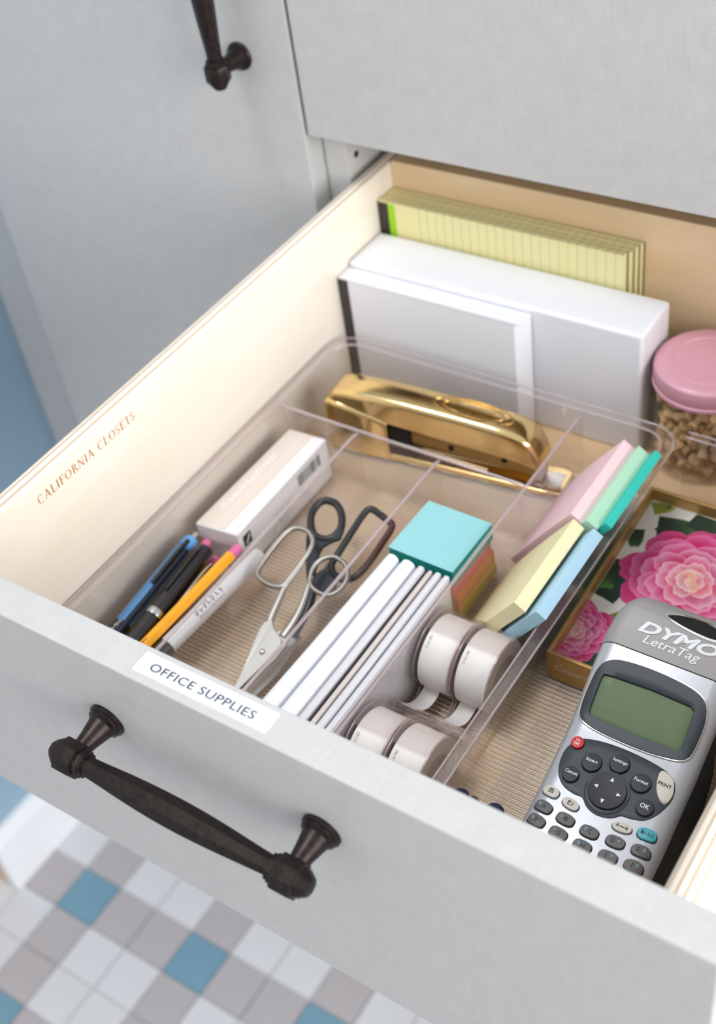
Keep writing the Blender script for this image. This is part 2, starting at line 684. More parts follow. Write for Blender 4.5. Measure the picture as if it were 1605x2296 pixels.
def side(x0, x1):
    n = 8
    r = (x1 - x0) / 2
    prof = [(x0, -181), (x1, -181)]
    # softly rounded top with three shallow grooves
    for k in range(0, n + 1):
        a = math.pi * k / n
        prof.append((x0 + r + r * math.cos(a), -31.5 + 4.3 * math.sin(a)))
    gg = G()
    gg.loft([[(x, 19, z) for x, z in prof], [(x, 495, z) for x, z in prof]])
    return gg


sl = mk('side_panel', side(-11.5, 0), 'wood_y', dr, smooth=0)
sr = mk('side_panel', side(410.5, 423), 'wood_y', dr, smooth=0)
mk('back_panel', G().box(0, 410.5, 483, 495, -181, -27.5), 'wood_x', dr, bevel=0.6, smooth=0)
mk('bottom_panel', G().box(0, 410.5, 19, 483, -181, -175), 'wood_f', dr, smooth=0)
pull(dr, 'x', (138.3, 0, -50), (266.5, 0, -50), (0, -1, 0), 'pull_handle', True)
M['label_white'] = pm('label_tape_white', (236, 240, 248), 0.35, 0, 0.005)
M['ink'] = pm('black_ink', (36, 40, 52), 0.5)
g = G()
rr = rrect(166.3, 242.4, 4.3, 15.8, 0.8, 0.02)
g.loft([rr, [(p[0], p[1], 0.28) for p in rr]])
lab = mk('name_label', g, 'label_white', dr, smooth=0, label='white label reading OFFICE SUPPLIES in black capitals')
text('OFFICE SUPPLIES', 'ink', lab, (203.6, 9.7, 0.28), (1, 0, 0), (0, 1, 0), 59.5, 4.5, spacing=1.06, bold=0.006)

# ---- thick-and-thin serif capitals stamped on the left side panel
M['stamp'] = pm('copper_stamp', (190, 128, 76), 0.5)


def serif_word(word, y0, zb, H, width, x):
    g = G()

    def quad(a, b, w0, w1=None, out=None):
        w1 = w0 if w1 is None else w1
        out.append([(a[0] - w0 / 2, a[1]), (a[0] + w0 / 2, a[1]), (b[0] + w1 / 2, b[1]), (b[0] - w1 / 2, b[1])])

    def bar(x0, x1, y, t, out):
        out.append([(x0, y - t / 2), (x1, y - t / 2), (x1, y + t / 2), (x0, y + t / 2)])

    def arc(cx, cy, rx, ry, a0, a1, tk, tn, out, n=18):
        for k in range(n):
            t0 = math.radians(a0 + (a1 - a0) * k / n)
            t1 = math.radians(a0 + (a1 - a0) * (k + 1) / n)
            q = []
            for t, s in ((t0, 0), (t1, 0), (t1, 1), (t0, 1)):
                th_ = tn + (tk - tn) * abs(math.cos(t)) ** 1.5
                q.append((cx + (rx - s * th_) * math.cos(t), cy + (ry - s * tn) * math.sin(t)))
            out.append(q)
    TK, TN = 0.16, 0.06
    gl = {}
    o = []
    arc(.42, .5, .40, .51, 50, 312, TK, TN, o)
    bar(.66, .70, .80, .22, o)
    gl['C'] = (o, .80)
    o = []
    quad((.08, 0), (.40, 1), TN, TN, o)
    quad((.70, 0), (.40, 1), TK, TK, o)
    bar(.2, .6, .33, TN, o)
    bar(0, .2, .02, .03, o)
    bar(.56, .82, .02, .03, o)
    gl['A'] = (o, .84)
    o = []
    quad((.18, 0), (.18, 1), TK, TK, o)
    bar(.04, .32, .98, .035, o)
    bar(.04, .62, .02, TN, o)
    o.append([(.60, 0), (.64, 0), (.66, .26), (.63, .26)])
    gl['L'] = (o, .70)
    o = []
    quad((.16, 0), (.16, 1), TK, TK, o)
    bar(.02, .30, .98, .035, o)
    bar(.02, .30, .02, .035, o)
    gl['I'] = (o, .34)
    o = []
    quad((.18, 0), (.18, 1), TK, TK, o)
    bar(.04, .62, .98, TN, o)
    bar(.04, .34, .02, .035, o)
    bar(.2, .46, .52, TN, o)
    o.append([(.58, 1), (.62, 1), (.64, .74), (.61, .74)])
    bar(.44, .47, .52, .2, o)
    gl['F'] = (o, .66)
    o = []
    arc(.45, .5, .43, .51, 0, 360, TK, TN, o, 26)
    gl['O'] = (o, .92)
    o = []
    quad((.18, 0), (.18, 1), TK, TK, o)
    bar(.04, .34, .98, .035, o)
    bar(.04, .34, .02, .035, o)
    arc(.30, .74, .30, .26, -90, 90, TK, TN, o, 12)
    quad((.74, 0), (.38, .5), TK, TK, o)
    bar(.62, .84, .02, .03, o)
    gl['R'] = (o, .80)
    o = []
    quad((.12, 0), (.12, 1), TN, TN, o)
    quad((.70, 0), (.14, 1), TK, TK, o)
    quad((.70, 0), (.70, 1), TN, TN, o)
    bar(0, .26, .02, .03, o)
    bar(.58, .82, .98, .03, o)
    bar(0, .16, .98, .03, o)
    gl['N'] = (o, .86)
    o = []
    arc(.30, .74, .24, .27, 40, 265, TK * .8, TN, o, 14)
    arc(.30, .25, .26, .26, -150, 92, TK, TN, o, 14)
    bar(.48, .51, .84, .22, o)
    bar(.04, .07, .16, .22, o)
    gl['S'] = (o, .60)
    o = list(gl['F'][0])
    bar(.04, .64, .02, TN, o)
    o.append([(.60, 0), (.64, 0), (.67, .26), (.64, .26)])
    gl['E'] = (o, .70)
    o = []
    quad((.34, 0), (.34, 1), TK, TK, o)
    bar(.02, .66, .98, TN, o)
    bar(.20, .48, .02, .035, o)
    o.append([(.02, 1), (.05, 1), (.03, .76), (0, .76)])
    o.append([(.63, 1), (.66, 1), (.68, .76), (.65, .76)])
    gl['T'] = (o, .70)
    gl[' '] = ([], .45)
    tot = sum(gl[c][1] + .10 for c in word)
    sx = width / tot
    cx = 0
    for ch in word:
        polys, adv = gl[ch]
        for q in polys:
            pts = [(x, y0 + (cx + p[0]) * sx, zb + p[1] * H) for p in q]
            g.add(pts, [(0, 1, 2, 3)])
        cx += adv + .10
    return g


mk('stamped_lettering', serif_word('CALIFORNIA CLOSETS', 96.5, -46.4, 6.1, 87, 0.12), 'stamp', sl, smooth=0, recalc=False, label='copper-coloured stamped capitals CALIFORNIA CLOSETS')

# ================================================================== CLEAR TRAYS
TF = -170.5     # top of the ribbed tray floors


def tray_shell(x0, x1, y0, y1, zt, zb, rc, draft, lip, t=1.8, sides=None):
    """drafted thin-walled tray with a flat lip; returned as shell and rim"""
    g = G()
    ob = rrect(x0 + lip + draft, x1 - lip - draft, y0 + lip + draft, y1 - lip - draft, rc - 6, zb)
    ot = rrect(x0 + lip, x1 - lip, y0 + lip, y1 - lip, rc - 3, zt - 1.8)
    it = rrect(x0 + lip + t, x1 - lip - t, y0 + lip + t, y1 - lip - t, rc - 4, zt - 1.8)
    ib = rrect(x0 + lip + draft + t, x1 - lip - draft - t, y0 + lip + draft + t, y1 - lip - draft - t, rc - 7, zb + t + 3)
    ic = rrect(x0 + lip + draft + t + 3, x1 - lip - draft - t - 3, y0 + lip + draft + t + 3, y1 - lip - draft - t - 3, rc - 9, zb + t)
    g.loft([ob, ot, it, ib, ic])
    r = G()
    a = rrect(x0, x1, y0, y1, rc, zt - 1.8)
    a2 = rrect(x0 - .2, x1 + .2, y0 - .2, y1 + .2, rc, zt - .9)
    b = rrect(x0 + .8, x1 - .8, y0 + .8, y1 - .8, rc - .8, zt)
    c = rrect(x0 + lip + t - .9, x1 - lip - t + .9, y0 + lip + t - .9, y1 - lip - t + .9, rc - 4, zt)
    d = rrect(x0 + lip + t, x1 - lip - t, y0 + lip + t, y1 - lip - t, rc - 4, zt - 1.8)
    r.loft([a, a2, b, c, d, a], False, False)
    e = G()
    e.tube(rrect(x0 + .3, x1 - .3, y0 + .3, y1 - .3, rc, zt - .6), .75, 8, closed=True)
    e.tube(rrect(x0 + lip + t - .4, x1 - lip - t + .4, y0 + lip + t - .4, y1 - lip - t + .4, rc - 4, zt - .5), .7, 8, closed=True)
    return g, r, e


def ribs(x0, x1, y0, y1, z, pitch=3.1, amp=0.4, per=6):
    g = G()
    n = int((y1 - y0) / pitch)
    rows = []
    for k in range(n * per + 1):
        y = y0 + k * pitch / per
        ph = 2 * math.pi * k / per
        rows.append((y, z - amp + amp * math.cos(ph)))
    vs = []
    for y, zz in rows:
        vs.append((x0, y, zz))
        vs.append((x1, y, zz))
    fs = [(2 * k, 2 * k + 1, 2 * k + 3, 2 * k + 2) for k in range(len(rows) - 1)]
    g.add(vs, fs)
    return g


def caustic_lines(x0, x1, y0, y1, z, pitch=3.1, w=0.55):
    """pale strips on the rib crests, painting in bright caustic lines"""
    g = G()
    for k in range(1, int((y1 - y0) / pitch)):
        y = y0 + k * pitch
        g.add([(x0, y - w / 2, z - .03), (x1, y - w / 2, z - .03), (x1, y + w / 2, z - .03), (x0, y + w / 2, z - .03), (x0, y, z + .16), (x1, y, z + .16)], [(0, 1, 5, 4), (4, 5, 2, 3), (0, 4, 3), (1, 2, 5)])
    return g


tray = thing('drawer_organizer', 'clear plastic organizer tray with four long compartments and one across the back', 'tray', (137, 210, -174.8))
shell, rim, bead = tray_shell(2, 273.5, 45, 390, -120, -174.6, 20, 5, 6.0)
mk('shell', shell, 'clear', tray, smooth=40)
rim_o = mk('rim', rim, 'clear', tray, smooth=40)
mk('rim_bead', bead, 'clear_rim', rim_o, smooth=60)
rf = mk('ribbed_floor', ribs(16.5, 259, 60, 374, TF), 'clear_rib', tray, smooth=60)
mk('caustic_lines', caustic_lines(16.5, 259, 60, 374, TF), 'rib_caustic', rf, smooth=0, kind='stuff')


def divider_y(x, y0, y1, zt, name='divider'):
    gg = G()
    gg.hexa([(x - 1.6, y0, -172.2), (x + 1.6, y0, -172.2), (x + 1.6, y1, -172.2), (x - 1.6, y1, -172.2)],
            [(x - 1.0, y0, zt - 1.2), (x + 1.0, y0, zt - 1.2), (x + 1.0, y1, zt - 1.2), (x - 1.0, y1, zt - 1.2)])
    o = mk(name, gg, 'clear', tray, smooth=0)
    g2 = G()
    g2.tube([(x, y0, zt - .9), (x, y0 + 4, zt - .7), (x, y1 - 5, zt - .7), (x, y1, zt - 2.2)], 1.15, 10)
    mk('divider_rim', g2, 'clear_rim', o, smooth=60)
    return o


divider_y(76.6, 54.5, 300.2, -121)
divider_y(141.4, 54.5, 300.2, -121)
divider_y(205.2, 54.5, 380, -121)
gg = G().hexa([(15.6, 300.4, -172.2), (203.4, 300.4, -172.2), (203.4, 303.6, -172.2), (15.6, 303.6, -172.2)],
              [(10.5, 301.0, -122.2), (204, 301.0, -122.2), (204, 303, -122.2), (10.5, 303, -122.2)])
cd_ = mk('cross_divider', gg, 'clear', tray, smooth=0)
mk('divider_rim', G().tube([(10.5, 302, -121.8), (14, 302, -121.6), (200, 302, -121.6), (204, 302, -122)], 1.2, 10), 'clear_rim', cd_, smooth=60)

tray2 = thing('extension_tray', 'clear ribbed tray along the right side holding the label maker and floral box', 'tray', (340, 210, -174.8))
g = G()
zt, zb, t = -120, -174.6, 1.8
# back wall, right wall and front wall, open towards the first tray it slides under
path_o = [(276, 388), (392, 388), (401, 385), (405, 379), (406, 372), (406, 64), (405, 57), (401, 51), (392, 48), (276, 48)]
path_i = [(276, 386), (391.5, 386), (399.8, 383.4), (403, 378.4), (404, 371), (404, 65), (403, 58), (399.8, 52.8), (391.5, 50), (276, 50)]
n = len(path_o)


def sh(p, s):      # draft towards the tray centre
    return (p[0] - (4.5 * s if p[0] > 300 else 0), p[1] + (-4.5 * s if p[1] > 200 else 4.5 * s))


ring = []
for zz, s in ((zb, 1), (zt - 1.8, 0)):
    ring.append([(*sh(p, s), zz) for p in path_o] + [(*sh(p, s), zz) for p in reversed(path_i)])
g.loft(ring)
mk('shell', g, 'clear', tray2, smooth=40)
lipo = [(276, 391.5), (393, 391.5), (403, 388), (408, 381), (409, 373), (409, 63), (408, 55), (403, 48.5), (393, 45), (276, 45)]
r0 = [(p[0], p[1], zt - 1.8) for p in lipo] + [(p[0], p[1], zt - 1.8) for p in reversed(path_i)]
r1 = [(p[0], p[1], zt) for p in lipo] + [(p[0], p[1], zt) for p in reversed(path_i)]
rim_o = mk('rim', G().loft([r0, r1]), 'clear', tray2, smooth=40)
e = G()
e.tube([(p[0], p[1], zt - .6) for p in lipo], .75, 8)
e.tube([(p[0], p[1], zt - .5) for p in path_i], .7, 8)
mk('rim_bead', e, 'clear_rim', rim_o, smooth=60)
mk('tray_floor', G().box(276, 401, 53, 383, -174.6, -173.4), 'clear', tray2, smooth=0)
rf = mk('ribbed_floor', ribs(261.5, 400.5, 56, 380, TF), 'clear_rib', tray2, smooth=60)
mk('caustic_lines', caustic_lines(261.5, 400.5, 56, 380, TF), 'rib_caustic', rf, smooth=0, kind='stuff')

# ================================================================== BACK ROW
def ruled():
    m, nt, b = newmat('yellow_ruled_paper')
    tc = nt.nodes.new('ShaderNodeTexCoord')
    sp = nt.nodes.new('ShaderNodeSeparateXYZ')
    nt.links.new(tc.outputs['Object'], sp.inputs[0])

    def mth(op, a, bb):
        n = nt.nodes.new('ShaderNodeMath')
        n.operation = op
        for k, val in enumerate((a, bb)):
            if isinstance(val, (int, float)):
                n.inputs[k].default_value = val
            else:
                nt.links.new(val, n.inputs[k])
        return n.outputs[0]
    x = mth('ADD', mth('MULTIPLY', sp.outputs['X'], 1000.0), 64.0)
    fr = mth('FRACT', mth('DIVIDE', x, 7.05), 0)
    ln = mth('MULTIPLY', mth('LESS_THAN', fr, 0.085), mth('GREATER_THAN', x, -0.5))
    nz = nt.nodes.new('ShaderNodeTexNoise')
    nz.inputs['Scale'].default_value = 40
    mx = nt.nodes.new('ShaderNodeMix')
    mx.data_type = 'RGBA'
    mx.inputs[6].default_value = lin((236, 226, 168))
    mx.inputs[7].default_value = lin((168, 206, 160))
    nt.links.new(ln, mx.inputs[0])
    nt.links.new(mx.outputs[2], b.inputs['Base Color'])
    b.inputs['Roughness'].default_value = 0.7
    return m


M['ruled'] = ruled()
M['binding'] = pm('charcoal_binding_tape', (52, 44, 44), 0.55)
M['lime'] = pm('lime_green_strip', (160, 212, 24), 0.5)
M['board'] = pm('brown_backing_board', (96, 74, 60), 0.8)
lbl = ['front yellow legal pad showing ruled page, charcoal binding and lime strip', 'second yellow legal pad from the front of the upright row',
       'third yellow legal pad from the front of the upright row', 'rearmost yellow legal pad leaning on the drawer back']
for k in range(4):
    y0 = 460.0 + 5.65 * k
    x1 = (197.5, 199.5, 201, 202)[k]
    zt = (-47.6, -48.4, -48.2, -49.0)[k]
    t = thing('legal_pad', lbl[k], 'notepad', (100, y0 + 2.7, -175), 'yellow legal pads standing at the back')
    mk('pages', G().box(1.2, x1, y0, y0 + 4.7, -175, zt), 'ruled', t, smooth=0)
    mk('backing_board', G().box(1.2, x1 + 0.6, y0 + 4.75, y0 + 5.5, -175, zt - .3), 'board', t, smooth=0)
    mk('binding', G().box(0.8, 9.6, y0 - .25, y0 + .1, -175, zt - 1), 'binding', t, smooth=0)
    mk('green_strip', G().box(9.6, 15.6, y0 - .2, y0 + .1, -175, zt - 1), 'lime', t, smooth=0)

g = G().box(0.8, 232.5, 414.5, 458.0, -175, -73.2)
mk('white_carton', g, 'paper2', bevel=2.2, seg=3, smooth=40, label='long plain white carton standing in front of the yellow pads', cat='box')

np_ = thing('bound_notepad', 'white notepad with dark spine standing before the long white carton', 'notepad', (76, 406, -175))
g = G().hexa([(8.8, 399.5, -175), (146, 399.5, -175), (151.5, 413.6, -175), (8.8, 413.6, -175)],
             [(8.8, 399.5, -77.6), (146, 399.5, -77.6), (151.5, 413.6, -77.6), (8.8, 413.6, -77.6)])
mk('pages', g, 'paper', np_, bevel=0.6, smooth=0)
M['spine'] = pm('dark_grey_spine', (62, 56, 56), 0.6)
mk('spine', G().box(0.9, 8.9, 399.0, 413.4, -175, -78.6), 'spine', np_, bevel=0.5, smooth=0)
mk('top_sheet', G().box(0.9, 150, 399.3, 413.5, -78.4, -77.4), 'paper', np_, smooth=0)

# ---- jar of wooden push pins
M['pink_lid'] = pm('pink_tin_lid', (216, 160, 176), 0.42, 0.0, 0.02, 30, coat=0.2)
M['pin_wood'] = pm('pale_wood_pins', (224, 188, 140), 0.6, 0, 0.12, 120)
JX, JY = 270.5, 436.0
jar = thing('jar', 'clear jar with a pink screw lid full of wooden push pins', 'jar', (JX, JY, -175))
g = G().lathe([(30, -175), (34.5, -174.6), (36.6, -172), (36.8, -168), (36.8, -128), (36, -122), (33.6, -117), (33.2, -98), (31.6, -98), (32, -117.4), (34.4, -122.6), (35.2, -128), (35.2, -168), (34, -171), (0.01, -172)], (JX, JY, 0), (0, 0, 1), 56, cap=False)
mk('glass_body', g, 'glass', jar, smooth=50)
g = G()
prof = [(33.8, -111), (36.6, -111), (36.9, -109.8), (36.9, -108.6), (36.1, -108), (36.1, -106.6), (36.5, -106.2), (36.5, -99), (36.0, -97), (34.6, -95.6), (33, -95.0), (26, -95.0), (25.4, -94.4), (24.2, -94.4), (23.6, -95.2), (1.2, -95.4), (1.0, -95.1), (0.01, -95.1)]
seg = 120
rings = []
for r, h in prof:
    rg = []
    for i in range(seg):
        rr_ = r * (1.0 - (0.010 if (i % 2 and -106.3 < h < -98) else 0))
        rg.append((JX + rr_ * math.cos(2 * math.pi * i / seg), JY + rr_ * math.sin(2 * math.pi * i / seg), h))
    rings.append(rg)
g.loft(rings, False, True)
mk('screw_lid', g, 'pink_lid', jar, smooth=30)
gp = G().lathe([(0.01, -6.0), (4.3, -6.0), (4.6, -5.4), (4.5, -4.0), (2.7, -1.6), (2.5, 1.6), (3.3, 4.2), (3.5, 5.6), (3.2, 6.0), (0.01, 6.0)], (0, 0, 0), (0, 0, 1), 10, cap=False)
pin_me = bpy.data.meshes.new('push_pin')
pin_me.from_pydata([tuple(Vector(v) * S) for v in gp.v], [], gp.f)
finish(pin_me, 40)
pin_me.materials.append(M['pin_wood'])
pts = []
tries = 0
rnd = random.Random(3)
while len(pts) < 185 and tries < 60000:
    tries += 1
    a = rnd.random() * 2 * math.pi
    r = 28.6 * math.sqrt(rnd.random()) if rnd.random() < .5 else 24.5 + 4.1 * rnd.random()
    p = Vector((r * math.cos(a), r * math.sin(a), -166 + 46 * rnd.random()))
    if all((p - q).length > 8.3 for q in pts):
        pts.append(p)
for p in pts:
    o = bpy.data.objects.new('push_pin', pin_me)
    COL.objects.link(o)
    o.location = Wv((JX + p.x, JY + p.y, p.z))
    o.rotation_euler = (rnd.uniform(0.5, 2.6), rnd.uniform(-.6, .6), rnd.uniform(0, 6.28))
    o['label'] = 'small spool-shaped wooden push pin inside the pink-lidded jar'
    o['category'] = 'push pin'
    o['group'] = 'wooden push pins in the jar'

# ================================================================== GOLD STAPLER
M['gold'] = pm('polished_gold', (234, 204, 146), 0.12, 1.0, 0.02, 10)
M['gold_dk'] = pm('aged_gold', (150, 122, 76), 0.25, 1.0, 0.05, 40)
M['chrome'] = pm('bright_steel', (196, 194, 190), 0.2, 1.0, 0.03)
SO = Vector((31, 339.5, 0))
SA = math.atan2(17, 150)
su = Vector((math.cos(SA), math.sin(SA), 0))
sv = Vector((-math.sin(SA), math.cos(SA), 0))


def st(u, v, z):
    p = SO + su * u + sv * v
    return (p.x, p.y, z)


stp = thing('stapler', 'shiny gold desk stapler lying across the back compartment', 'stapler', st(82, 0, TF))


def stsec(u, zt, zb, hw, r=4.0, n=4):
    """cross-section: flat sides, rounded top edges"""
    pts = [st(u, -hw, zb), st(u, -hw, zt - r)]
    for k in range(1, n + 1):
        a = math.pi - math.pi / 2 * k / n
        pts.append(st(u, -hw + r + r * math.cos(a), zt - r + r * math.sin(a)))
    for k in range(0, n):
        a = math.pi / 2 - math.pi / 2 * k / n
        pts.append(st(u, hw - r + r * math.cos(a), zt - r + r * math.sin(a)))
    pts += [st(u, hw, zt - r), st(u, hw, zb)]
    return pts


cov = [(-1, -127, -133, 9.5, 2.5), (1.5, -122.5, -134, 11.5, 4), (6, -119.3, -134.6, 12.3, 4.5), (14, -117.6, -135, 12.6, 4.5), (30, -117, -136, 12.7, 4.5), (60, -117.8, -139, 12.7, 4.5), (95, -119.6, -142, 12.7, 4.5), (125, -121.8, -144, 12.7, 4.5), (140, -123.6, -145.5, 12.7, 4.5), (147, -125.8, -147, 12.4, 4.5), (153, -131, -149, 11.8, 4), (157.5, -138, -151.5, 11, 3.5), (159.5, -147, -153, 10.2, 2)]
g = G().loft([stsec(u, a, b, hw, r) for u, a, b, hw, r in cov])
cover = mk('cover', g, 'gold', stp, smooth=50)
hs = [(-4, -131, TF, 10, 3), (-3, -128.5, TF, 13, 3.5), (1, -126.8, TF, 14.4, 4), (10, -128.2, TF, 14.6, 4), (30, -132.5, TF, 14.6, 4), (42, -135.4, TF, 14.4, 4), (46, -138, TF, 13.6, 4)]
mk('rear_housing', G().loft([stsec(*h) for h in hs]), 'gold', stp, smooth=50)
bs = [(40, -166, TF, 13.5, 1.5), (120, -166.4, TF, 13.5, 1.5), (160, -166.4, TF, 14, 1.5), (172, -166.6, TF, 13.4, 1.5), (176, -167.4, TF, 11, 1)]
mk('base_plate', G().loft([stsec(*h) for h in bs]), 'gold', stp, smooth=50)
ms = [(44, -146, -158, 7, 1), (110, -147.5, -159, 7, 1), (156, -149.5, -160, 7, 1)]
mag = mk('magazine', G().loft([stsec(*h) for h in ms]), 'gold_dk', stp, smooth=50)
g = G()
for u in (92, 132):
    g.lathe([(2.2, 0), (2.2, 0.5)], st(u, -7.1, -152.5), -sv, 12)
mk('slot_hole', g, 'dark_hole', mag)
mk('dark_gap_block', G().loft([stsec(45.5, -144, -162, 9, 1), stsec(61, -145, -162, 9, 1)]), 'dark_hole', stp, smooth=0)  # black block painting in the dark of the gap ahead of the housing
mk('spring_arm', G().tube([st(46, -9, -158), st(80, -9, -160), st(120, -9, -164)], 1.6, 8), 'chrome', stp)
g = G().loft([stsec(154, -147, -165, 6, 1), stsec(159, -150, -165, 6, 1)])
mk('driver_plate', g, 'chrome', stp, smooth=50)
mk('anvil', G().loft([stsec(160, -165.6, -166.8, 7, .3), stsec(172, -165.8, -166.8, 7, .3)]), 'chrome', stp, smooth=0)


def covz(u):
    for a, b in zip(cov, cov[1:]):
        if a[0] <= u <= b[0]:
            return a[1] + (b[1] - a[1]) * (u - a[0]) / (b[0] - a[0])
    return -125


g = G()
for ru, rv in ((29, 9.2), (22, 6.6)):
    g.tube([st(108 + ru * math.cos(a), 1.0 + rv * math.sin(a), covz(108 + ru * math.cos(a)) + .1) for a in [2 * math.pi * k / 48 for k in range(48)]], 0.55, 6, closed=True)
mk('oval_emblem', g, 'gold', cover, smooth=60)
text('Swingline', 'gold', cover, Vector(st(108, 1.0, covz(108))) + Vector((0, 0, 0.6)), su - Vector((0, 0, .065)), sv, 30, 6, name='emblem_lettering', th=0.3, shear=0.35)

# ================================================================== FIRST COMPARTMENT
M['box_beige'] = pm('box_beige', (226, 214, 204), 0.5, 0, 0.01)
M['box_white'] = pm('box_white', (240, 238, 240), 0.5, 0, 0.01)
M['white_ink'] = pm('white_ink', (246, 243, 241), 0.5)
M['grey_ink'] = pm('grey_ink', (150, 148, 152), 0.5)
sb = thing('staples_box', 'white and beige carton of staples behind the pens', 'box', (33.5, 245, TF))
g = G().hexa([(17.6, 192, TF), (50, 194, TF), (49.4, 298.5, TF), (18.6, 297, TF)], [(17, 191.6, -137), (50, 194.6, -137), (49, 299, -137), (18.6, 297, -137)])
mk('carton', g, 'box_white', sb, bevel=0.7, smooth=0)
zt = -136.9


def top_strip(a, b, mat, nm, hh=0.12):
    gs = G()
    L0, R0, L1, R1 = (17.2, 192.2), (49.8, 195.1), (18.8, 296.6), (48.8, 298.4)

    def q(s, e):
        A = (L0[0] + (R0[0] - L0[0]) * s, L0[1] + (R0[1] - L0[1]) * s)
        B = (L1[0] + (R1[0] - L1[0]) * s, L1[1] + (R1[1] - L1[1]) * s)
        return (A[0] + (B[0] - A[0]) * e, A[1] + (B[1] - A[1]) * e)
    ps = [q(a, 0), q(b, 0), q(b, 1), q(a, 1)]
    gs.slab([(p[0], p[1], zt) for p in ps], (0, 0, 1), hh)
    return mk(nm, gs, mat, sb, smooth=0)


tp = top_strip(0.02, 0.42, 'box_beige', 'beige_panel')
top_strip(0.45, 0.68, 'box_beige', 'beige_panel')
text('Swingline', 'white_ink', sb, (25.5, 240, -136.78), (0.01, 1, 0), (-1, 0.01, 0), 62, 7.5, name='carton_lettering', shear=0.3, th=0.1)
mk('end_flap', G().hexa([(17.4, 191.0, -150), (49.6, 193.6, -150), (49.7, 194.2, -150), (17.2, 191.6, -150)], [(17.4, 190.8, -137.6), (49.8, 193.8, -137.6), (49.9, 194.4, -137.6), (17.2, 191.5, -137.6)]), 'box_white', sb, smooth=0)
g = G()
rb = random.Random(5)
y = 262.0
while y < 288:
    w = rb.choice((0.5, 0.9, 1.4))
    g.box(49.7, 50.0, y, y + w, -151, -141.5)
    y += w + rb.choice((0.6, 1.0, 1.6))
mk('barcode', g, 'grey_ink', sb, smooth=0)
g = G().slab([(50.15, 198, -152), (50.15, 206, -152), (50.15, 206, -142.5), (50.15, 198, -142.5)], (1, 0, 0), .15)
lg = mk('square_logo', g, 'ink', sb, smooth=0)
g = G().slab([(50.32, 199.5, -150.2), (50.32, 201.2, -150.2), (50.32, 204.8, -145.5), (50.32, 204.6, -143.3), (50.32, 202.4, -146.5)], (1, 0, 0), .1)
mk('logo_swoosh', g, 'white_ink', lg, smooth=0)

# ---- pens, pencils, marker
M['pen_blue'] = pm('translucent_blue_barrel', (72, 132, 186), 0.18, 0, 0.10, 90, coat=0.6)
M['pen_blue2'] = pm('light_blue_cap', (96, 166, 226), 0.25, 0, 0.03, coat=0.4)
M['pen_black'] = pm('gloss_black_pen', (26, 26, 30), 0.18, 0, 0.05, coat=0.4)
M['silver'] = pm('silver_trim', (200, 200, 204), 0.22, 1.0)
M['yellow'] = pm('pencil_yellow', (250, 172, 12), 0.32, 0, 0.02, coat=0.3)
M['eraser'] = pm('pink_eraser', (222, 112, 160), 0.7)
M['marker'] = pm('marker_grey_white', (222, 222, 226), 0.35)
M['graphite'] = pm('graphite', (50, 50, 54), 0.5)


def along(a, b):
    A, B = Vector(a), Vector(b)
    d = (B - A)
    return A, d.normalized(), d.length


def ax_frame(d):
    s = d.cross(Vector((0, 0, 1))).normalized()
    return s, s.cross(d)


def scribble(parent, mat, org, xd, yd, w, h, n, name, sd):
    """a row of strokes: print too small to read"""
    rs = random.Random(sd)
    xd, yd = Vector(xd).normalized(), Vector(yd).normalized()
    nn = xd.cross(yd)
    g = G()
    for k in range(n):
        x = -w / 2 + w * (k + .5) / n
        pts = [Vector(org) + xd * (x + rs.uniform(-.3, .3) * w / n) + yd * (h * rs.uniform(-.5, -.2)), Vector(org) + xd * (x + rs.uniform(-.3, .3) * w / n) + yd * (h * rs.uniform(.1, .5)), Vector(org) + xd * (x + w / n * .4) + yd * (h * rs.uniform(-.4, .2))]
        g.tube([tuple(p) for p in pts], .28, 5)
    return mk(name, g, mat, parent, smooth=60)


# blue retractable pen
A, d, L = along((18.6, 183.5, -144.5), (24.6, 52, -153))
s_, w_ = ax_frame(d)
bp_ = thing('ballpoint_pen', 'translucent blue pen with a clear button, against the left tray wall', 'pen', A + d * L / 2 + Vector((0, 0, -6)))
mk('barrel', G().lathe([(4.2, 4), (5.4, 6), (5.8, 14), (5.8, 88), (5.4, 104), (4, 120), (1.2, 131)], A, d, 20), 'pen_blue', bp_)
mk('end_cap', G().lathe([(3.0, 0), (4.6, 1), (5.5, 5), (5.6, 9)], A, d, 20), 'pen_blue2', bp_)
mk('button', G().lathe([(1.8, -5), (2.3, -4.5), (2.3, 0.5)], A, d, 14), 'silver', bp_)
mk('grip', G().lathe([(5.95, 78), (6.1, 80), (6.1, 106), (5.0, 112)], A, d, 20, cap=False), 'black', bp_)
cl = mk('clip', G().tube([A + d * 6 + w_ * 5.4 + s_ * -2.2, A + d * 20 + w_ * 6.9 + s_ * -2.4, A + d * 46 + w_ * 6.6 + s_ * -2.4], 1.7, 8), 'pen_black', bp_)
M['tint_blue'] = pm('deep_blue_refill', (20, 28, 46), 0.3)
mk('dark_panel', G().tube([A + d * 12 + w_ * 2.8 + s_ * -3.7, A + d * 60 + w_ * 3.0 + s_ * -3.7, A + d * 92 + w_ * 3.2 + s_ * -3.4], 2.4, 8), 'tint_blue', bp_)
scribble(bp_, 'white_ink', A + d * 86 + w_ * 6.2 + s_ * -.6, -d, s_ * -1, 15, 2.8, 9, 'pen_lettering', 2)

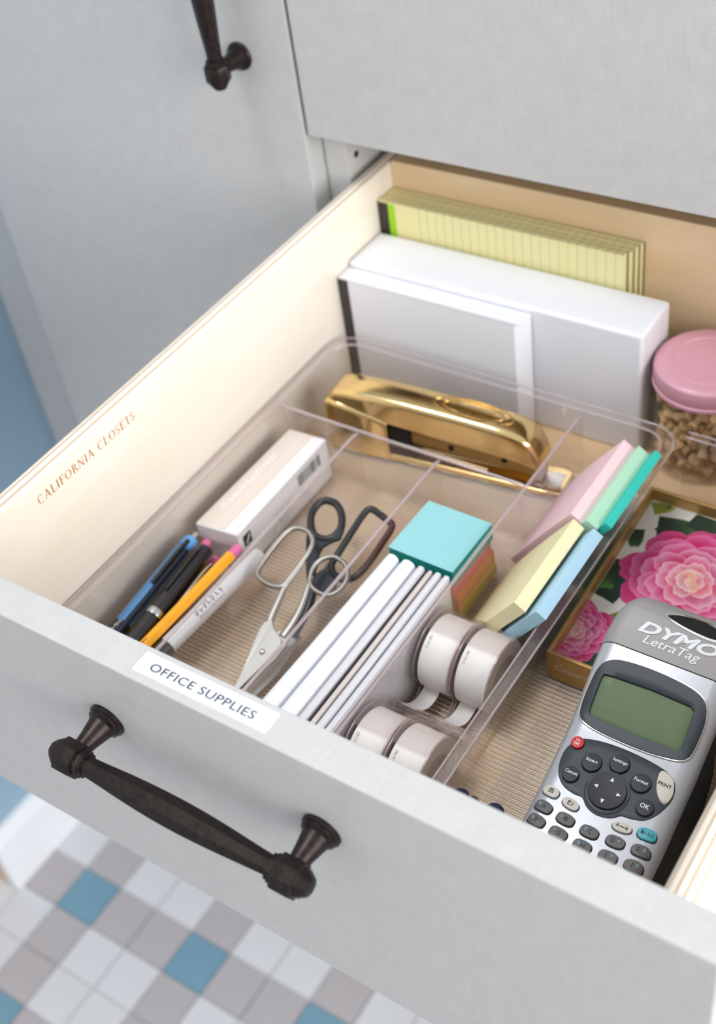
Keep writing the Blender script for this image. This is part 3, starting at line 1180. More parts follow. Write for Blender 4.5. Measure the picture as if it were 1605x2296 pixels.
# black capped pen
A, d, L = along((32.4, 180.5, -145.2), (41.5, 55, -150))
s_, w_ = ax_frame(d)
kp = thing('capped_pen', 'glossy black capped pen with a silver ring, beside the blue pen', 'pen', A + d * L / 2 + Vector((0, 0, -6)))
mk('cap', G().lathe([(4.2, 0), (5.2, .6), (5.6, 3), (6.0, 58)], A, d, 22), 'pen_black', kp)
mk('ring', G().lathe([(6.1, 58), (6.2, 58.5), (6.2, 62), (6.1, 62.5)], A, d, 22), 'silver', kp)
mk('barrel', G().lathe([(5.7, 62.5), (5.6, 100), (5.0, 120), (2, 124)], A, d, 22), 'pen_black', kp)
mk('clip', G().tube([A + d * 3 + w_ * 5.2, A + d * 10 + w_ * 7.2, A + d * 44 + w_ * 7.0], 1.1, 8), 'pen_black', kp)

# slim black pen with a steel clip
A, d, L = along((43.2, 172.5, -150.5), (46.5, 58, -158))
s_, w_ = ax_frame(d)
sp_ = thing('slim_pen', 'slim black pen with a long steel clip beside the yellow pencil', 'pen', A + d * L / 2 + Vector((0, 0, -5)))
mk('barrel', G().lathe([(3.2, 0), (4.0, .8), (4.2, 4), (4.2, 100), (1, 113)], A, d, 18), 'pen_black', sp_)
mk('clip', G().tube([A + d * 1 + w_ * 4.4, A + d * 8 + w_ * 5.6, A + d * 42 + w_ * 5.0], 0.9, 8, flat=.7), 'silver', sp_)


def pencil(a, b, label, name='pencil'):
    A, d, L = along(a, b)
    t = thing(name, label, 'pencil', A + d * L / 2 + Vector((0, 0, -3.7)), 'yellow pencils')
    mk('shaft', G().lathe([(3.9, 0), (3.9, L - 18), (0.9, L - 2)], A, d, 6), 'yellow', t, smooth=0)
    mk('eraser', G().lathe([(2.6, -9), (3.3, -8.4), (3.4, 0)], A, d, 14), 'eraser', t)
    mk('point', G().lathe([(0.9, L - 2), (0.1, L)], A, d, 8), 'graphite', t)
    return t, A, d


pt, A, d = pencil((51.6, 182.5, -144.6), (45.0, 48, -150), 'yellow pencil on top of the pile, its full shaft in view')
s_, w_ = ax_frame(d)
nrm = (w_ + s_ * .5).normalized()
text('USA', 'ink', pt, A + d * 108 + w_ * 3.42, -d, s_ * -1, 7, 2.6, name='pencil_lettering', th=.2)
scribble(pt, 'ink', A + d * 90 + w_ * 3.5, -d, s_ * -1, 18, 2.0, 11, 'pencil_lettering', 4)
text('#2 HB', 'ink', pt, A + d * 62 + w_ * 3.42, -d, s_ * -1, 11, 2.4, name='pencil_lettering', th=.2)
pencil((25.8, 181.0, -150.5), (31, 50, -160), 'yellow pencil whose pink eraser shows behind the blue pen')
pencil((36.6, 175.0, -155.8), (36.5, 45, -165), 'yellow pencil whose pink eraser shows between the black pens')

A, d, L = along((64.4, 196, -150.0), (55.0, 58, -152))
s_, w_ = ax_frame(d)
mkr = thing('marker_pen', 'pale grey marker with a black cap leaning along the tray divider', 'marker', A + d * L / 2 + Vector((0, 0, -6)))
mk('barrel', G().lathe([(4.6, 0), (5.4, .8), (5.7, 6), (5.7, 88), (5.2, 90)], A, d, 20), 'marker', mkr)
mk('cap', G().lathe([(5.9, 90), (5.9, 124), (4.6, 138)], A, d, 20), 'black', mkr)
nn = (w_ * .8 + s_ * .6)
scribble(mkr, 'ink', A + d * 52 + (w_ * .93 + s_ * -.37) * 5.8, -d, (s_ * -.93 - w_ * .37), 26, 5, 7, 'marker_lettering', 8)
scribble(mkr, 'grey_ink', A + d * 52 + (w_ * .55 + s_ * -.83) * 5.8, -d, (s_ * -.55 - w_ * .83), 24, 1.8, 12, 'marker_lettering', 9)
text('12', 'ink', mkr, A + d * 36 + (w_ * .5 + s_ * -.866) * 5.75, -d, (s_ * -.5 - w_ * .866), 4, 3.2, name='marker_lettering', th=.3)

# ================================================================== SECOND COMPARTMENT: SCISSORS
M['satin'] = pm('satin_steel', (168, 164, 158), 0.38, 1.0, 0.03, 50)
M['satin_b'] = pm('brushed_blade', (172, 169, 164), 0.45, 1.0, 0.03, 80)
M['blk_handle'] = pm('black_handle', (34, 36, 40), 0.32, 0, 0.05)
big = [(78.3, 177.2, -141.9), (77.4, 184.7, -140.0), (77.8, 194.7, -137.4), (79.6, 206.0, -134.4), (83.0, 212.1, -132.9), (87.7, 214.2, -132.3), (92.7, 214.3, -132.3), (98.3, 211.8, -132.9), (101.4, 208.0, -133.9), (102.5, 203.3, -135.1), (102.6, 197.5, -136.6), (101.8, 188.6, -139.0), (101.1, 181.8, -140.7), (100.8, 176.7, -142.1), (98.6, 173.3, -142.9), (92.7, 172.1, -143.3), (86.4, 172.5, -143.2), (81.5, 174.1, -142.7)]
stem1 = [(102.7, 194.0, -137.6), (102.1, 185.8, -139.7), (101.3, 174.8, -142.6), (102.7, 166.1, -144.8), (103.8, 158.9, -146.7), (105.5, 150.5, -148.9)]
blade1 = [(103.7, 148.7, -149.3), (107.4, 152.0, -148.5), (111.8, 147.2, -149.7), (121.0, 142.5, -151.0), (122.7, 138.4, -152.0), (120.3, 128.0, -154.7), (117.4, 117.4, -157.5), (114.3, 106.2, -160.4), (112.0, 90.3, -164.4), (110.7, 100.8, -161.8), (109.3, 113.6, -158.5), (107.5, 123.3, -155.9), (104.9, 135.2, -152.8), (103.5, 144.1, -150.5)]
small = [(113.8, 185.4, -139.8), (111.6, 193.8, -137.6), (113.5, 200.0, -136.0), (119.5, 204.4, -134.8), (125.4, 204.2, -134.9), (130.8, 202.1, -135.4), (134.6, 198.2, -136.5), (136.8, 192.9, -137.8), (136.4, 187.1, -139.4), (134.0, 182.2, -140.6), (129.5, 179.6, -141.3), (122.9, 179.8, -141.3), (117.9, 181.3, -140.8)]
stem2 = [(113.6, 187.4, -139.3), (115.5, 181.1, -140.9), (118.1, 171.6, -143.4), (119.7, 162.5, -145.8), (120.0, 154.3, -147.9), (119.5, 145.2, -150.2)]
blade2 = [(122.5, 149.8, -149.1), (114.2, 147.8, -149.6), (113.5, 145.5, -150.2), (114.7, 133.2, -153.4), (114.0, 119.5, -156.9), (113.1, 105.5, -160.6), (112.8, 90.4, -164.4), (116.3, 106.4, -160.3), (119.6, 118.4, -157.2), (123.0, 130.5, -154.1), (124.5, 141.5, -151.2)]
SN = Vector((0, -0.26, 1)).normalized()
ss = thing('steel_scissors', 'satin steel scissors with slim wire loops, lying on the black pair', 'scissors', (105, 150, TF))
o1 = mk('large_loop', G().tube(spline(big, 4, True), 1.75, 10, closed=True), 'satin', ss, smooth=60)
mk('stem', G().tube(spline(stem1, 4), [1.8 + 1.0 * k / 20 for k in range(21)], 10, flat=.6), 'satin', ss, smooth=60)
mk('small_loop', G().tube(spline(small, 4, True), 1.6, 10, closed=True), 'satin', ss, smooth=60)
mk('stem', G().tube(spline(stem2, 4), [1.8 + 1.4 * k / 20 for k in range(21)], 10, flat=.6), 'satin', ss, smooth=60)
b1 = mk('blade', G().slab(blade1, SN, 1.7), 'satin_b', ss, bevel=.3, smooth=0)
mk('blade', G().slab([tuple(Vector(p) - SN * 1.9) for p in blade2], SN, 1.7), 'satin_b', ss, bevel=.3, smooth=0)
mk('pivot_screw', G().lathe([(1.9, 1.5), (1.9, 2.3), (1.4, 2.7), (.1, 2.8)], (113.8, 131.2, -153.9), SN, 16), 'chrome', b1)

bloop = [(84.1, 247.0, -137.1), (91.4, 247.5, -137.0), (98.3, 243.8, -137.9), (103.6, 237.3, -139.4), (105.9, 230.6, -141.1), (103.7, 223.6, -142.7), (97.8, 220.9, -143.4), (91.2, 221.8, -143.2), (85.9, 226.3, -142.1), (82.0, 232.0, -140.7), (80.3, 238.2, -139.2), (81.2, 244.0, -137.8)]
bweb = [(81.1, 229.1, -141.4), (86.8, 219.3, -143.8), (94.5, 206.4, -146.9), (104.0, 195.2, -149.5), (108.3, 195.5, -149.5), (106.1, 203.5, -147.6), (102.7, 211.1, -145.7), (102.4, 216.3, -144.5), (105.0, 220.3, -143.5), (110.0, 225.3, -142.3), (108.2, 232.9, -140.5), (106.5, 230.8, -141.0), (104.0, 223.0, -142.9), (98.2, 220.3, -143.5), (91.6, 221.2, -143.3), (85.6, 226.2, -142.1), (82.0, 231.3, -140.9)]
hook = [(137.0, 246.5, -137.6), (130.6, 249.2, -136.6), (123.4, 251.4, -136.1), (116.3, 252.2, -135.9), (114.4, 246.8, -137.2), (114.2, 235.3, -139.9), (114.3, 223.2, -142.8), (114.3, 212.7, -145.4), (114.7, 206.9, -146.7), (118.6, 202.5, -147.8), (126.0, 200.2, -148.4), (133.0, 204, -147.5), (136.6, 214, -145), (137.4, 232, -141)]
blob = [(111.9, 209.5, -146.1), (111.8, 202.8, -147.7), (108.2, 196.9, -149.1), (109.6, 192.3, -150.2), (114.4, 188.4, -151.2), (120.9, 187.4, -151.4), (126.5, 193.2, -150.0), (124.3, 199.9, -148.4), (117.0, 202.6, -147.8)]
bstem = [(100.2, 203.4, -148.6), (106.6, 194.8, -150.7), (113.2, 185.2, -153), (116.4, 172.5, -157), (117.6, 155.7, -161.4)]
BN = Vector((0, -0.24, 1)).normalized()
bsx = thing('black_scissors', 'scissors with thick black plastic handles under the steel pair', 'scissors', (110, 200, TF))
mk('round_loop', G().tube(spline(bloop, 4, True), 2.6, 10, closed=True), 'blk_handle', bsx, smooth=60)
mk('handle_web', G().slab([tuple(Vector(p) - BN * 1.6) for p in bweb], BN, 2.6), 'blk_handle', bsx, bevel=.6, smooth=0)
mk('square_loop', G().tube(spline(hook, 4, True), 2.3, 10, closed=True), 'blk_handle', bsx, smooth=60)
mk('handle_web', G().slab([tuple(Vector(p) - BN * 1.6) for p in blob], BN, 2.4), 'blk_handle', bsx, bevel=.6, smooth=0)
mk('stem', G().tube(spline(bstem, 4), 3.2, 8, flat=.5), 'blk_handle', bsx, smooth=60)
mk('blade', G().slab([(112.5, 158, -163.5), (122.5, 158, -163.5), (124, 130, -167), (117, 75, -169.4), (115, 75, -169.4), (113, 130, -167)], (0, 0, 1), 1.2), 'satin_b', bsx, smooth=0)

# ================================================================== THIRD COMPARTMENT
def dots(name):
    m, nt, b = newmat(name)
    tc = nt.nodes.new('ShaderNodeTexCoord')
    mp = nt.nodes.new('ShaderNodeMapping')
    mp.inputs['Scale'].default_value = (1100, 1100, 1100)
    nt.links.new(tc.outputs['Object'], mp.inputs['Vector'])
    vo = nt.nodes.new('ShaderNodeTexVoronoi')
    vo.inputs['Randomness'].default_value = 0.0
    vo.inputs['Scale'].default_value = 1.0
    nt.links.new(mp.outputs['Vector'], vo.inputs['Vector'])
    mx = nt.nodes.new('ShaderNodeMix')
    mx.data_type = 'RGBA'
    mr = nt.nodes.new('ShaderNodeMapRange')
    mr.inputs['From Min'].default_value = 0.18
    mr.inputs['From Max'].default_value = 0.34
    nt.links.new(vo.outputs['Distance'], mr.inputs['Value'])
    nt.links.new(mr.outputs['Result'], mx.inputs[0])
    mx.inputs[6].default_value = lin((128, 126, 134))
    mx.inputs[7].default_value = lin((222, 220, 225))
    nt.links.new(mx.outputs[2], b.inputs['Base Color'])
    b.inputs['Roughness'].default_value = 0.7
    return m


M['dotcloth'] = dots('woven_dotted_cover')
M['white_gloss'] = pm('smooth_white_cover', (244, 245, 250), 0.35, 0, 0.01)
M['beige_cover'] = pm('beige_cover', (214, 204, 198), 0.6)
M['black_cover'] = pm('charcoal_cover', (48, 47, 50), 0.6)


def booklet(xf0, xf1, xn0, xn1, zt, mat, label, rnd_top, inner, yf=209.5, yn=68.0):
    """upright booklet, spine up: rounded cover folded over a block of pages"""
    t = thing('notebook', label, 'notebook', ((xf0 + xf1) / 2, 140, TF), 'notebooks standing in the third compartment')
    rings = []
    ringp = []
    for y, a, b in ((yn, xn0, xn1), (yn + 60, (xn0 * .57 + xf0 * .43) + .3, (xn1 * .57 + xf1 * .43) + .3), (yf - 3, xf0, xf1), (yf, xf0 + .5, xf1 - .5)):
        w = b - a
        r = w / 2
        h = r * rnd_top
        pts = [(a, y, TF), (a, y, zt - h)]
        for k in range(1, 8):
            ang = math.pi - math.pi * k / 8
            pts.append((a + r + r * math.cos(ang), y, zt - h + h * math.sin(ang)))
        pts += [(b, y, zt - h), (b, y, TF)]
        rings.append(pts)
        ringp.append([(a + .6, y - .2, TF + .5), (a + .6, y - .2, zt - h), (b - .6, y - .2, zt - h), (b - .6, y - .2, TF + .5)])
    mk('cover', G().loft(rings), mat, t, smooth=40)
    pr = [[(p[0], p[1] + (0.6 if i == 3 else 0), p[2]) for p in r_] for i, r_ in enumerate(ringp)]
    mk('pages', G().loft(pr), inner, t, smooth=0)
    return t


booklet(158.6, 167.6, 154.6, 166.0, -117, 'white_gloss', 'smooth white notebook nearest the scissors, rounded spine up', 1.0, 'paper')
booklet(169.0, 179.4, 167.4, 179.8, -117, 'white_gloss', 'smooth white notebook between another white one and the dotted ones', 1.0, 'paper')
booklet(181.2, 186.0, 181.4, 186.2, -118, 'dotcloth', 'dotted pale grey notebook touching the smooth white notebook', .6, 'paper')
bk_ = booklet(188.2, 191.4, 188.6, 191.8, -119, 'beige_cover', 'thin beige-edged notebook in the middle of the dotted notebooks', .7, 'paper')
mk('back_cover', G().hexa([(186.7, 68, TF), (187.9, 68, TF), (187.7, 209, TF), (186.6, 209, TF)], [(186.6, 68, -120.5), (187.9, 68, -120.5), (187.7, 209, -120.5), (186.6, 209, -120.5)]), 'black_cover', bk_, smooth=0)
booklet(193.2, 197.6, 193.2, 197.8, -118, 'dotcloth', 'dotted pale grey notebook second from the right divider', .6, 'paper')
booklet(199.2, 203.4, 199.2, 203.4, -118, 'dotcloth', 'dotted pale grey notebook nearest the tape dispensers', .6, 'paper')

M['teal'] = pm('teal_note', (150, 210, 215), 0.6, 0, 0.01)
M['teal_side'] = pm('teal_note_edge', (0, 150, 146), 0.6, 0, 0.03, 300, stretch=(1, 1, 20))
M['rose'] = pm('rose_note', (236, 96, 120), 0.6, 0, 0.02)
M['orange'] = pm('orange_note', (246, 146, 62), 0.6, 0, 0.02)
M['lemon'] = pm('lemon_note', (232, 206, 70), 0.6, 0, 0.02)
gp_ = 'square sticky-note pads piled in the third compartment'
for nm, mt, z0, z1, dx, lb in (('a', 'lemon', TF, -160.6, 1.2, 'yellow square sticky pad at the bottom of the teal-topped pile'),
                               ('b', 'orange', -160.5, -149.6, 0.6, 'orange square sticky pad under the rose pad in the teal-topped pile'),
                               ('c', 'rose', -149.5, -138.1, -0.8, 'rose square sticky pad directly under the teal pad'),
                               ('d', 'teal', -138.0, -124.8, 0, 'teal square sticky pad topping a pile behind the notebooks')):
    x0, x1 = 152.6 + dx, 199.2 + dx
    if mt == 'teal':
        t = thing('sticky_note_pad', lb, 'sticky notes', (176, 242.5, z0), gp_)
        g = G()
        nlay = 1
        mk('sheets', G().hexa([(x0 + .2, 219.8, z0), (x1, 218.8, z0), (x1 + 1, 265.6, z0), (x0 + 1.4, 266.2, z0)], [(x0 + .2, 219.8, z1 - .4), (x1, 218.8, z1 - .4), (x1 + 1, 265.6, z1 - .4), (x0 + 1.4, 266.2, z1 - .4)]), 'teal_side', t, smooth=0)
        mk('top_sheet', G().hexa([(x0, 219.6, z1 - .4), (x1 + .1, 218.6, z1 - .4), (x1 + 1.1, 265.8, z1 - .4), (x0 + 1.3, 266.4, z1 - .4)], [(x0, 219.6, z1), (x1 + .1, 218.6, z1), (x1 + 1.1, 265.8, z1), (x0 + 1.3, 266.4, z1)]), 'teal', t, smooth=0)
    else:
        mk('sticky_note_pad', G().box(x0, x1, 219.5 + dx, 266 + dx, z0, z1), mt, bevel=.3, smooth=0, label=lb, cat='sticky notes', group=gp_)

# ================================================================== FOURTH COMPARTMENT: LEANING STICKY PADS
M['n_pink'] = pm('pink_note', (252, 214, 220), 0.6, 0, 0.01)
M['n_pink_e'] = pm('pink_note_glue_edge', (240, 150, 140), 0.6, 0, 0.02)
M['n_green'] = pm('mint_note', (186, 228, 200), 0.6, 0, 0.01)
M['n_teal'] = pm('turquoise_note', (52, 206, 192), 0.6, 0, 0.03, 200)
M['n_yel'] = pm('cream_yellow_note', (246, 236, 190), 0.6, 0, 0.01)
M['n_blue'] = pm('sky_blue_note', (180, 220, 241), 0.6, 0, 0.01)
AL = math.radians(54)


def lean_pad(x_tl, t, y0, y1, mat, label, z_tl=-105.2, L=74.0, sk=0.0, bow=1.2):
    dv = Vector((math.cos(AL), 0, math.sin(AL)))
    nv = Vector((math.sin(AL), 0, -math.cos(AL)))
    n = 8
    rings = []
    for k in range(n + 1):
        s = k / n
        base = Vector((x_tl, 0, z_tl)) - dv * (L * (1 - s)) + nv * (-bow * math.sin(math.pi * s) * .6)
        sh_ = -sk * (1 - s)
        a = base
        b = base + nv * t
        rings.append([(a.x, y0 + sh_, a.z), (b.x, y0 + sh_, b.z), (b.x, y1 + sh_, b.z), (a.x, y1 + sh_, a.z)])
    return mk('leaning_note_pad', G().loft(rings), mat, smooth=30, label=label, cat='sticky notes', group='pastel sticky-note pads leaning in the fourth compartment')


lean_pad(249.0, 8.6, 277.0, 351.5, 'n_pink', 'pale pink sticky pad leaning left of the mint pad')
lean_pad(259.8, 8.6, 276.0, 350.0, 'n_green', 'pale mint green sticky pad leaning between the pink and turquoise pads')
lean_pad(270.6, 5.0, 278.6, 350.5, 'n_teal', 'turquoise sticky pad leaning against the right tray wall', z_tl=-105.4, L=72)
lean_pad(252.6, 8.6, 199.0, 273.6, 'n_yel', 'cream yellow sticky pad leaning nearest the tape dispensers', sk=5)
lean_pad(266.6, 7.4, 198.5, 271.6, 'n_blue', 'sky blue sticky pad leaning behind the cream yellow pad', sk=5)

# ---- tape dispensers
M['tape'] = pm('matte_white_tape', (240, 235, 231), 0.45, 0, 0.012, 40)
M['tape_core'] = pm('tape_core', (206, 200, 196), 0.5)
M['tape_clear'] = clear('dispenser_plastic', (0.96, 0.94, 0.935), 1.47, 0.05, 0.03, (230, 214, 214))
M['tape_edge'] = clear('dispenser_edge', (0.90, 0.82, 0.80), 1.6, 0.08, 0.22, (226, 204, 200))
M['faint_ink'] = pm('faint_grey_ink', (168, 164, 164), 0.6)
RC = -147.2
RR = 22.6


def dispenser(x0, yc, label):
    w = 24.2
    t = thing('tape_dispenser', label, 'tape', (x0 + w / 2, yc, TF), 'clear tape dispensers')
    prof = []
    R_ = 25.4
    a = -70
    while a <= 184:
        prof.append((yc + R_ * math.cos(math.radians(a)), max(RC + R_ * math.sin(math.radians(a)), TF + .2)))
        a += 8
    prof += [(yc - 22.5, RC - 5), (yc - 19, RC - 10.5), (yc - 19.5, RC - 15), (yc - 25, RC - 18.5), (yc - 33, RC - 16.5), (yc - 40, RC - 9), (yc - 43.5, RC - 1.0), (yc - 48.5, RC - 2.0), (yc - 49, RC - 6), (yc - 42, RC - 18), (yc - 34, TF + .2), (yc - 20, TF + .2), (yc, TF + .2)]
    for xx, nm in ((x0 + .2, 'side_plate'), (x0 + w - 1.2, 'side_plate')):
        pl = mk(nm, G().slab([(xx, p[0], p[1]) for p in prof], (1, 0, 0), 1.0), 'tape_clear', t, smooth=0)
        loop = [(xx + .5, p[0], p[1]) for p in prof[: -3]]
        mk('plate_edge', G().tube(loop, .42, 6), 'tape_edge', pl, smooth=60)
    # clear band over the back and top of the roll
    ro, ri = [], []
    ang = [math.radians(v) for v in range(-50, 108, 8)]
    g = G()
    rings = []
    for v in ang:
        c, s = math.cos(v), math.sin(v)
        rings.append([(x0 + 1.2, yc + 25.2 * c, RC + 25.2 * s), (x0 + w - 1.2, yc + 25.2 * c, RC + 25.2 * s), (x0 + w - 1.2, yc + 24.4 * c, RC + 24.4 * s), (x0 + 1.2, yc + 24.4 * c, RC + 24.4 * s)])
    mk('cover_band', g.loft(rings), 'tape_clear', t, smooth=40)
    roll = mk('tape_roll', G().lathe([(13.2, 2.0), (RR - .6, 2.0), (RR, 2.6), (RR, w - 2.6), (RR - .6, w - 2), (13.2, w - 2)], (x0, yc, RC), (1, 0, 0), 56, cap=False), 'tape', t, smooth=40)
    mk('roll_core', G().lathe([(11.8, 2.2), (13.3, 2.2), (13.3, w - 2.2), (11.8, w - 2.2), (11.8, 2.2)], (x0, yc, RC), (1, 0, 0), 40, cap=False), 'tape_core', roll, smooth=40)
    mk('hub', G().lathe([(0.01, 5), (11.6, 5), (11.6, w - 3.4), (9.5, w - 3.4), (9.5, w - 5), (0.01, w - 5)], (x0, yc, RC), (1, 0, 0), 36, cap=False), 'tape_core', t, smooth=40)
    g = G()
    g.hexa([(x0 + 2.6, yc - 17.5, RC - 14.6), (x0 + w - 2.6, yc - 17.5, RC - 14.6), (x0 + w - 2.6, yc - 17.2, RC - 14.0), (x0 + 2.6, yc - 17.2, RC - 14.0)],
           [(x0 + 2.6, yc - 43.6, RC - 1.2), (x0 + w - 2.6, yc - 43.6, RC - 1.2), (x0 + w - 2.6, yc - 43.2, RC - .8), (x0 + 2.6, yc - 43.2, RC - .8)])
    strip = []
    for k in range(9):
        s = k / 8
        y = yc - 17.6 - 26 * s
        z = RC - 14.2 - 6.5 * math.sin(math.pi * s) + 13.2 * s
        strip.append([(x0 + 3, y, z), (x0 + 13.5, y, z), (x0 + 13.5, y, z + .25), (x0 + 3, y, z + .25)])
    mk('tape_strip', G().loft(strip), 'tape', t, smooth=40)
    bar = G()
    bar.slab([(x0 + .2, yc - 48.4, RC - 4.6), (x0 + .2, yc - 42.8, RC - 5.2), (x0 + .2, yc - 42.6, RC + .4), (x0 + .2, yc - 44, RC + 1.4), (x0 + .2, yc - 48.4, RC - .6)], (1, 0, 0), w - .4)
    cb = mk('cutter_bar', bar, 'tape_clear', t, smooth=0)
    e = G()
    for (yy, zz) in ((yc - 48.4, RC - .6), (yc - 44, RC + 1.4), (yc - 42.7, RC - 5.2)):
        e.tube([(x0 + .2, yy, zz), (x0 + w - .2, yy, zz)], .45, 6)
    mk('bar_edge', e, 'tape_edge', cb, smooth=60)
    a0 = math.radians(118)
    pos = (x0 + 5.2, yc + (RR + .1) * math.cos(a0), RC + (RR + .1) * math.sin(a0))
    text('516182', 'faint_ink', roll, pos, (0, math.sin(a0), -math.cos(a0)), (-1, 0, 0), 8, 1.5, name='roll_print', th=.3)
    return t


dispenser(208.2, 178.0, 'rear tape dispenser on the notebook side, beside the cream pad')
dispenser(232.8, 178.0, 'rear tape dispenser on the label maker side, below the blue pad')
dispenser(208.2, 101.0, 'front tape dispenser on the notebook side, near the drawer front')
dispenser(232.8, 101.0, 'front tape dispenser on the label maker side, near the drawer front')

# ================================================================== RIGHT TRAY
M['gold_paper'] = pm('gold_foil_card', (198, 160, 100), 0.42, 0.6, 0.05, 60)
M['gold_in'] = pm('gold_foil_inside', (196, 150, 84), 0.22, 0.85, 0.04, 60)
M['card_cream'] = pm('cream_card', (236, 228, 218), 0.5)
gb = thing('floral_box', 'gold rimmed box with pink peony print, half under the label maker', 'box', (333, 284, TF))
BX0, BX1, BY0, BY1 = 267.6, 398, 206.6, 362
ring0 = [(BX0, BY0), (BX1, BY0), (BX1, BY1), (BX0 - 3.4, BY1)]
ringi = [(BX0 + 2.2, BY0 + 2.2), (BX1 - 2.2, BY0 + 2.2), (BX1 - 2.2, BY1 - 2.2), (BX0 - 1.2, BY1 - 2.2)]


def zr(r, z):
    return [(p[0], p[1], z) for p in r]


mk('box_walls', G().loft([zr(ring0, TF), zr(ring0, -148), zr(ringi, -148), zr(ringi, -158.5)], cap1=False), 'gold_paper', gb, smooth=0, bevel=.35)
card = mk('printed_card', G().loft([zr(ringi, -158.6), zr(ringi, -157.6)]), 'card_cream', gb, smooth=0)
text('Caspari', 'white_ink', gb, (283.5, BY0, -159.2), (1, 0, 0), (0, 0, 1), 21, 6.5, name='script_lettering', shear=.35, th=.1, bold=-.012)

# peony print: layered petals with a vertex-colour tint, as printed on the card
def vcol_mat(name):
    m, nt, b = newmat(name)
    at = nt.nodes.new('ShaderNodeAttribute')
    at.attribute_name = 'tint'
    nt.links.new(at.outputs['Color'], b.inputs['Base Color'])
    b.inputs['Roughness'].default_value = 0.5
    return m


M['print'] = vcol_mat('peony_print')


class Print:
    def __init__(self):
        self.v, self.f, self.c = [], [], []
        self.z = -157.55

    def inside(self, x, y):
        xl = BX0 + 2.2 - 3.4 * (y - BY0) / (BY1 - BY0)
        return (min(max(x, xl + .3), BX1 - 2.6), min(max(y, BY0 + 2.5), BY1 - 2.5))

    def petal(self, cx, cy, ang, ln, wd, c_in, c_out, notch=.08, curl=0.0):
        self.z += .004
        n = 14
        m = 8
        base = len(self.v)
        dx, dy = math.cos(ang), math.sin(ang)
        px, py = -dy, dx
        for i in range(m + 1):
            s = i / m
            for k in range(n + 1):
                t = k / n * 2 - 1
                prof = (1 - abs(t) ** 3.0) ** .5
                lx = ln * prof * (1 - notch * math.cos(t * 9)) * s
                ly = wd * t * (.45 + .55 * min(1, s * 1.25)) + curl * s * s * ln
                x, y = self.inside(cx + dx * lx + px * ly, cy + dy * lx + py * ly)
                self.v.append((x, y, self.z))
                q = min(max((s - .5) / .5, 0), 1) ** 1.1
                self.c.append([c_in[j] * (1 - q) + c_out[j] * q for j in range(3)])
        for i in range(m):
            for k in range(n):
                a = base + i * (n + 1) + k
                self.f.append((a, a + 1, a + n + 2, a + n + 1))

    def build(self, name, parent):
        g = G()
        g.v, g.f = self.v, self.f
        o = mk(name, g, 'print', parent, smooth=0, recalc=False)
        at = o.data.color_attributes.new('tint', 'FLOAT_COLOR', 'POINT')
        for i, c in enumerate(self.c):
            at.data[i].color = lin(c)
        return o


pr = Print()
DG, MG, YG = (36, 56, 44), (84, 116, 58), (176, 178, 74)
rp = random.Random(11)


def leaf(cx, cy, ang, ln, wd, a=DG, b=MG):
    pr.petal(cx, cy, ang, ln, wd, a, b, notch=.03)
    pr.petal(cx + 1.2, cy - .6, ang + .12, ln * .82, wd * .45, a, (60, 84, 52), notch=.02)


for L in ((279, 339, .3, 26, 9, DG, MG), (282, 342, -.5, 26, 8, DG, (60, 84, 52)), (296, 354, -.2, 26, 9, DG, (70, 100, 60)), (318, 352, .1, 24, 8, DG, MG), (270, 352, .6, 14, 6, (150, 150, 60), YG),
          (268, 330, -1.2, 16, 6, DG, MG), (272, 268, 1.3, 26, 11, DG, (56, 74, 50)), (266, 300, -1.3, 26, 9, DG, (96, 140, 60)), (276, 280, .3, 16, 8, DG, (48, 66, 48)), (292, 244, .2, 22, 9, DG, (110, 140, 60)), (287, 214, .6, 22, 9, DG, (86, 104, 62)), (288, 250, 1.0, 18, 7, (120, 130, 60), YG),
          (352, 340, -.6, 30, 11, DG, MG), (378, 320, .4, 26, 10, DG, MG), (372, 250, -.5, 26, 10, DG, MG), (340, 232, -.8, 24, 9, DG, MG)):
    leaf(*L)
DP, PK, LP, VP = (214, 40, 104), (232, 96, 152), (240, 164, 196), (246, 204, 212)


def peony(cx, cy, R, seed):
    r_ = random.Random(seed)
    rows = ((.56, .46, 8, .36, (206, 30, 96), (226, 84, 146)), (.46, .44, 9, .33, (214, 40, 104), (236, 122, 176)), (.36, .42, 8, .30, (218, 48, 110), (240, 150, 192)), (.27, .36, 8, .25, (222, 66, 120), (242, 164, 198)), (.18, .31, 7, .21, (230, 96, 136), (244, 184, 206)), (.10, .25, 6, .16, (236, 124, 146), (246, 200, 210)), (.03, .19, 6, .11, (238, 140, 150), (248, 212, 214)))
    for ri, (r0, ln, n, wd, ci, co) in enumerate(rows):
        for k in range(n):
            a = 2 * math.pi * (k + .5 * (ri % 2)) / n + r_.uniform(-.12, .12)
            pr.petal(cx + r0 * R * math.cos(a), cy + r0 * R * math.sin(a), a + r_.uniform(-.45, .45), ln * R * r_.uniform(.85, 1.1), wd * R * r_.uniform(.9, 1.2), tuple(c * r_.uniform(.9, 1.0) for c in ci), co, notch=.015 + .03 * r_.random())
    for k in range(9):
        a = r_.uniform(0, 6.28)
        rr2 = R * .13 * r_.random()
        pr.petal(cx + rr2 * math.cos(a), cy + rr2 * math.sin(a), r_.uniform(0, 6.28), R * .11, R * .07, (240, 170, 150), (250, 224, 220))


peony(270, 236, 25, 4)
peony(316.5, 303, 44, 2)
peony(372, 236, 34, 6)
pr.build('peony_print', card)

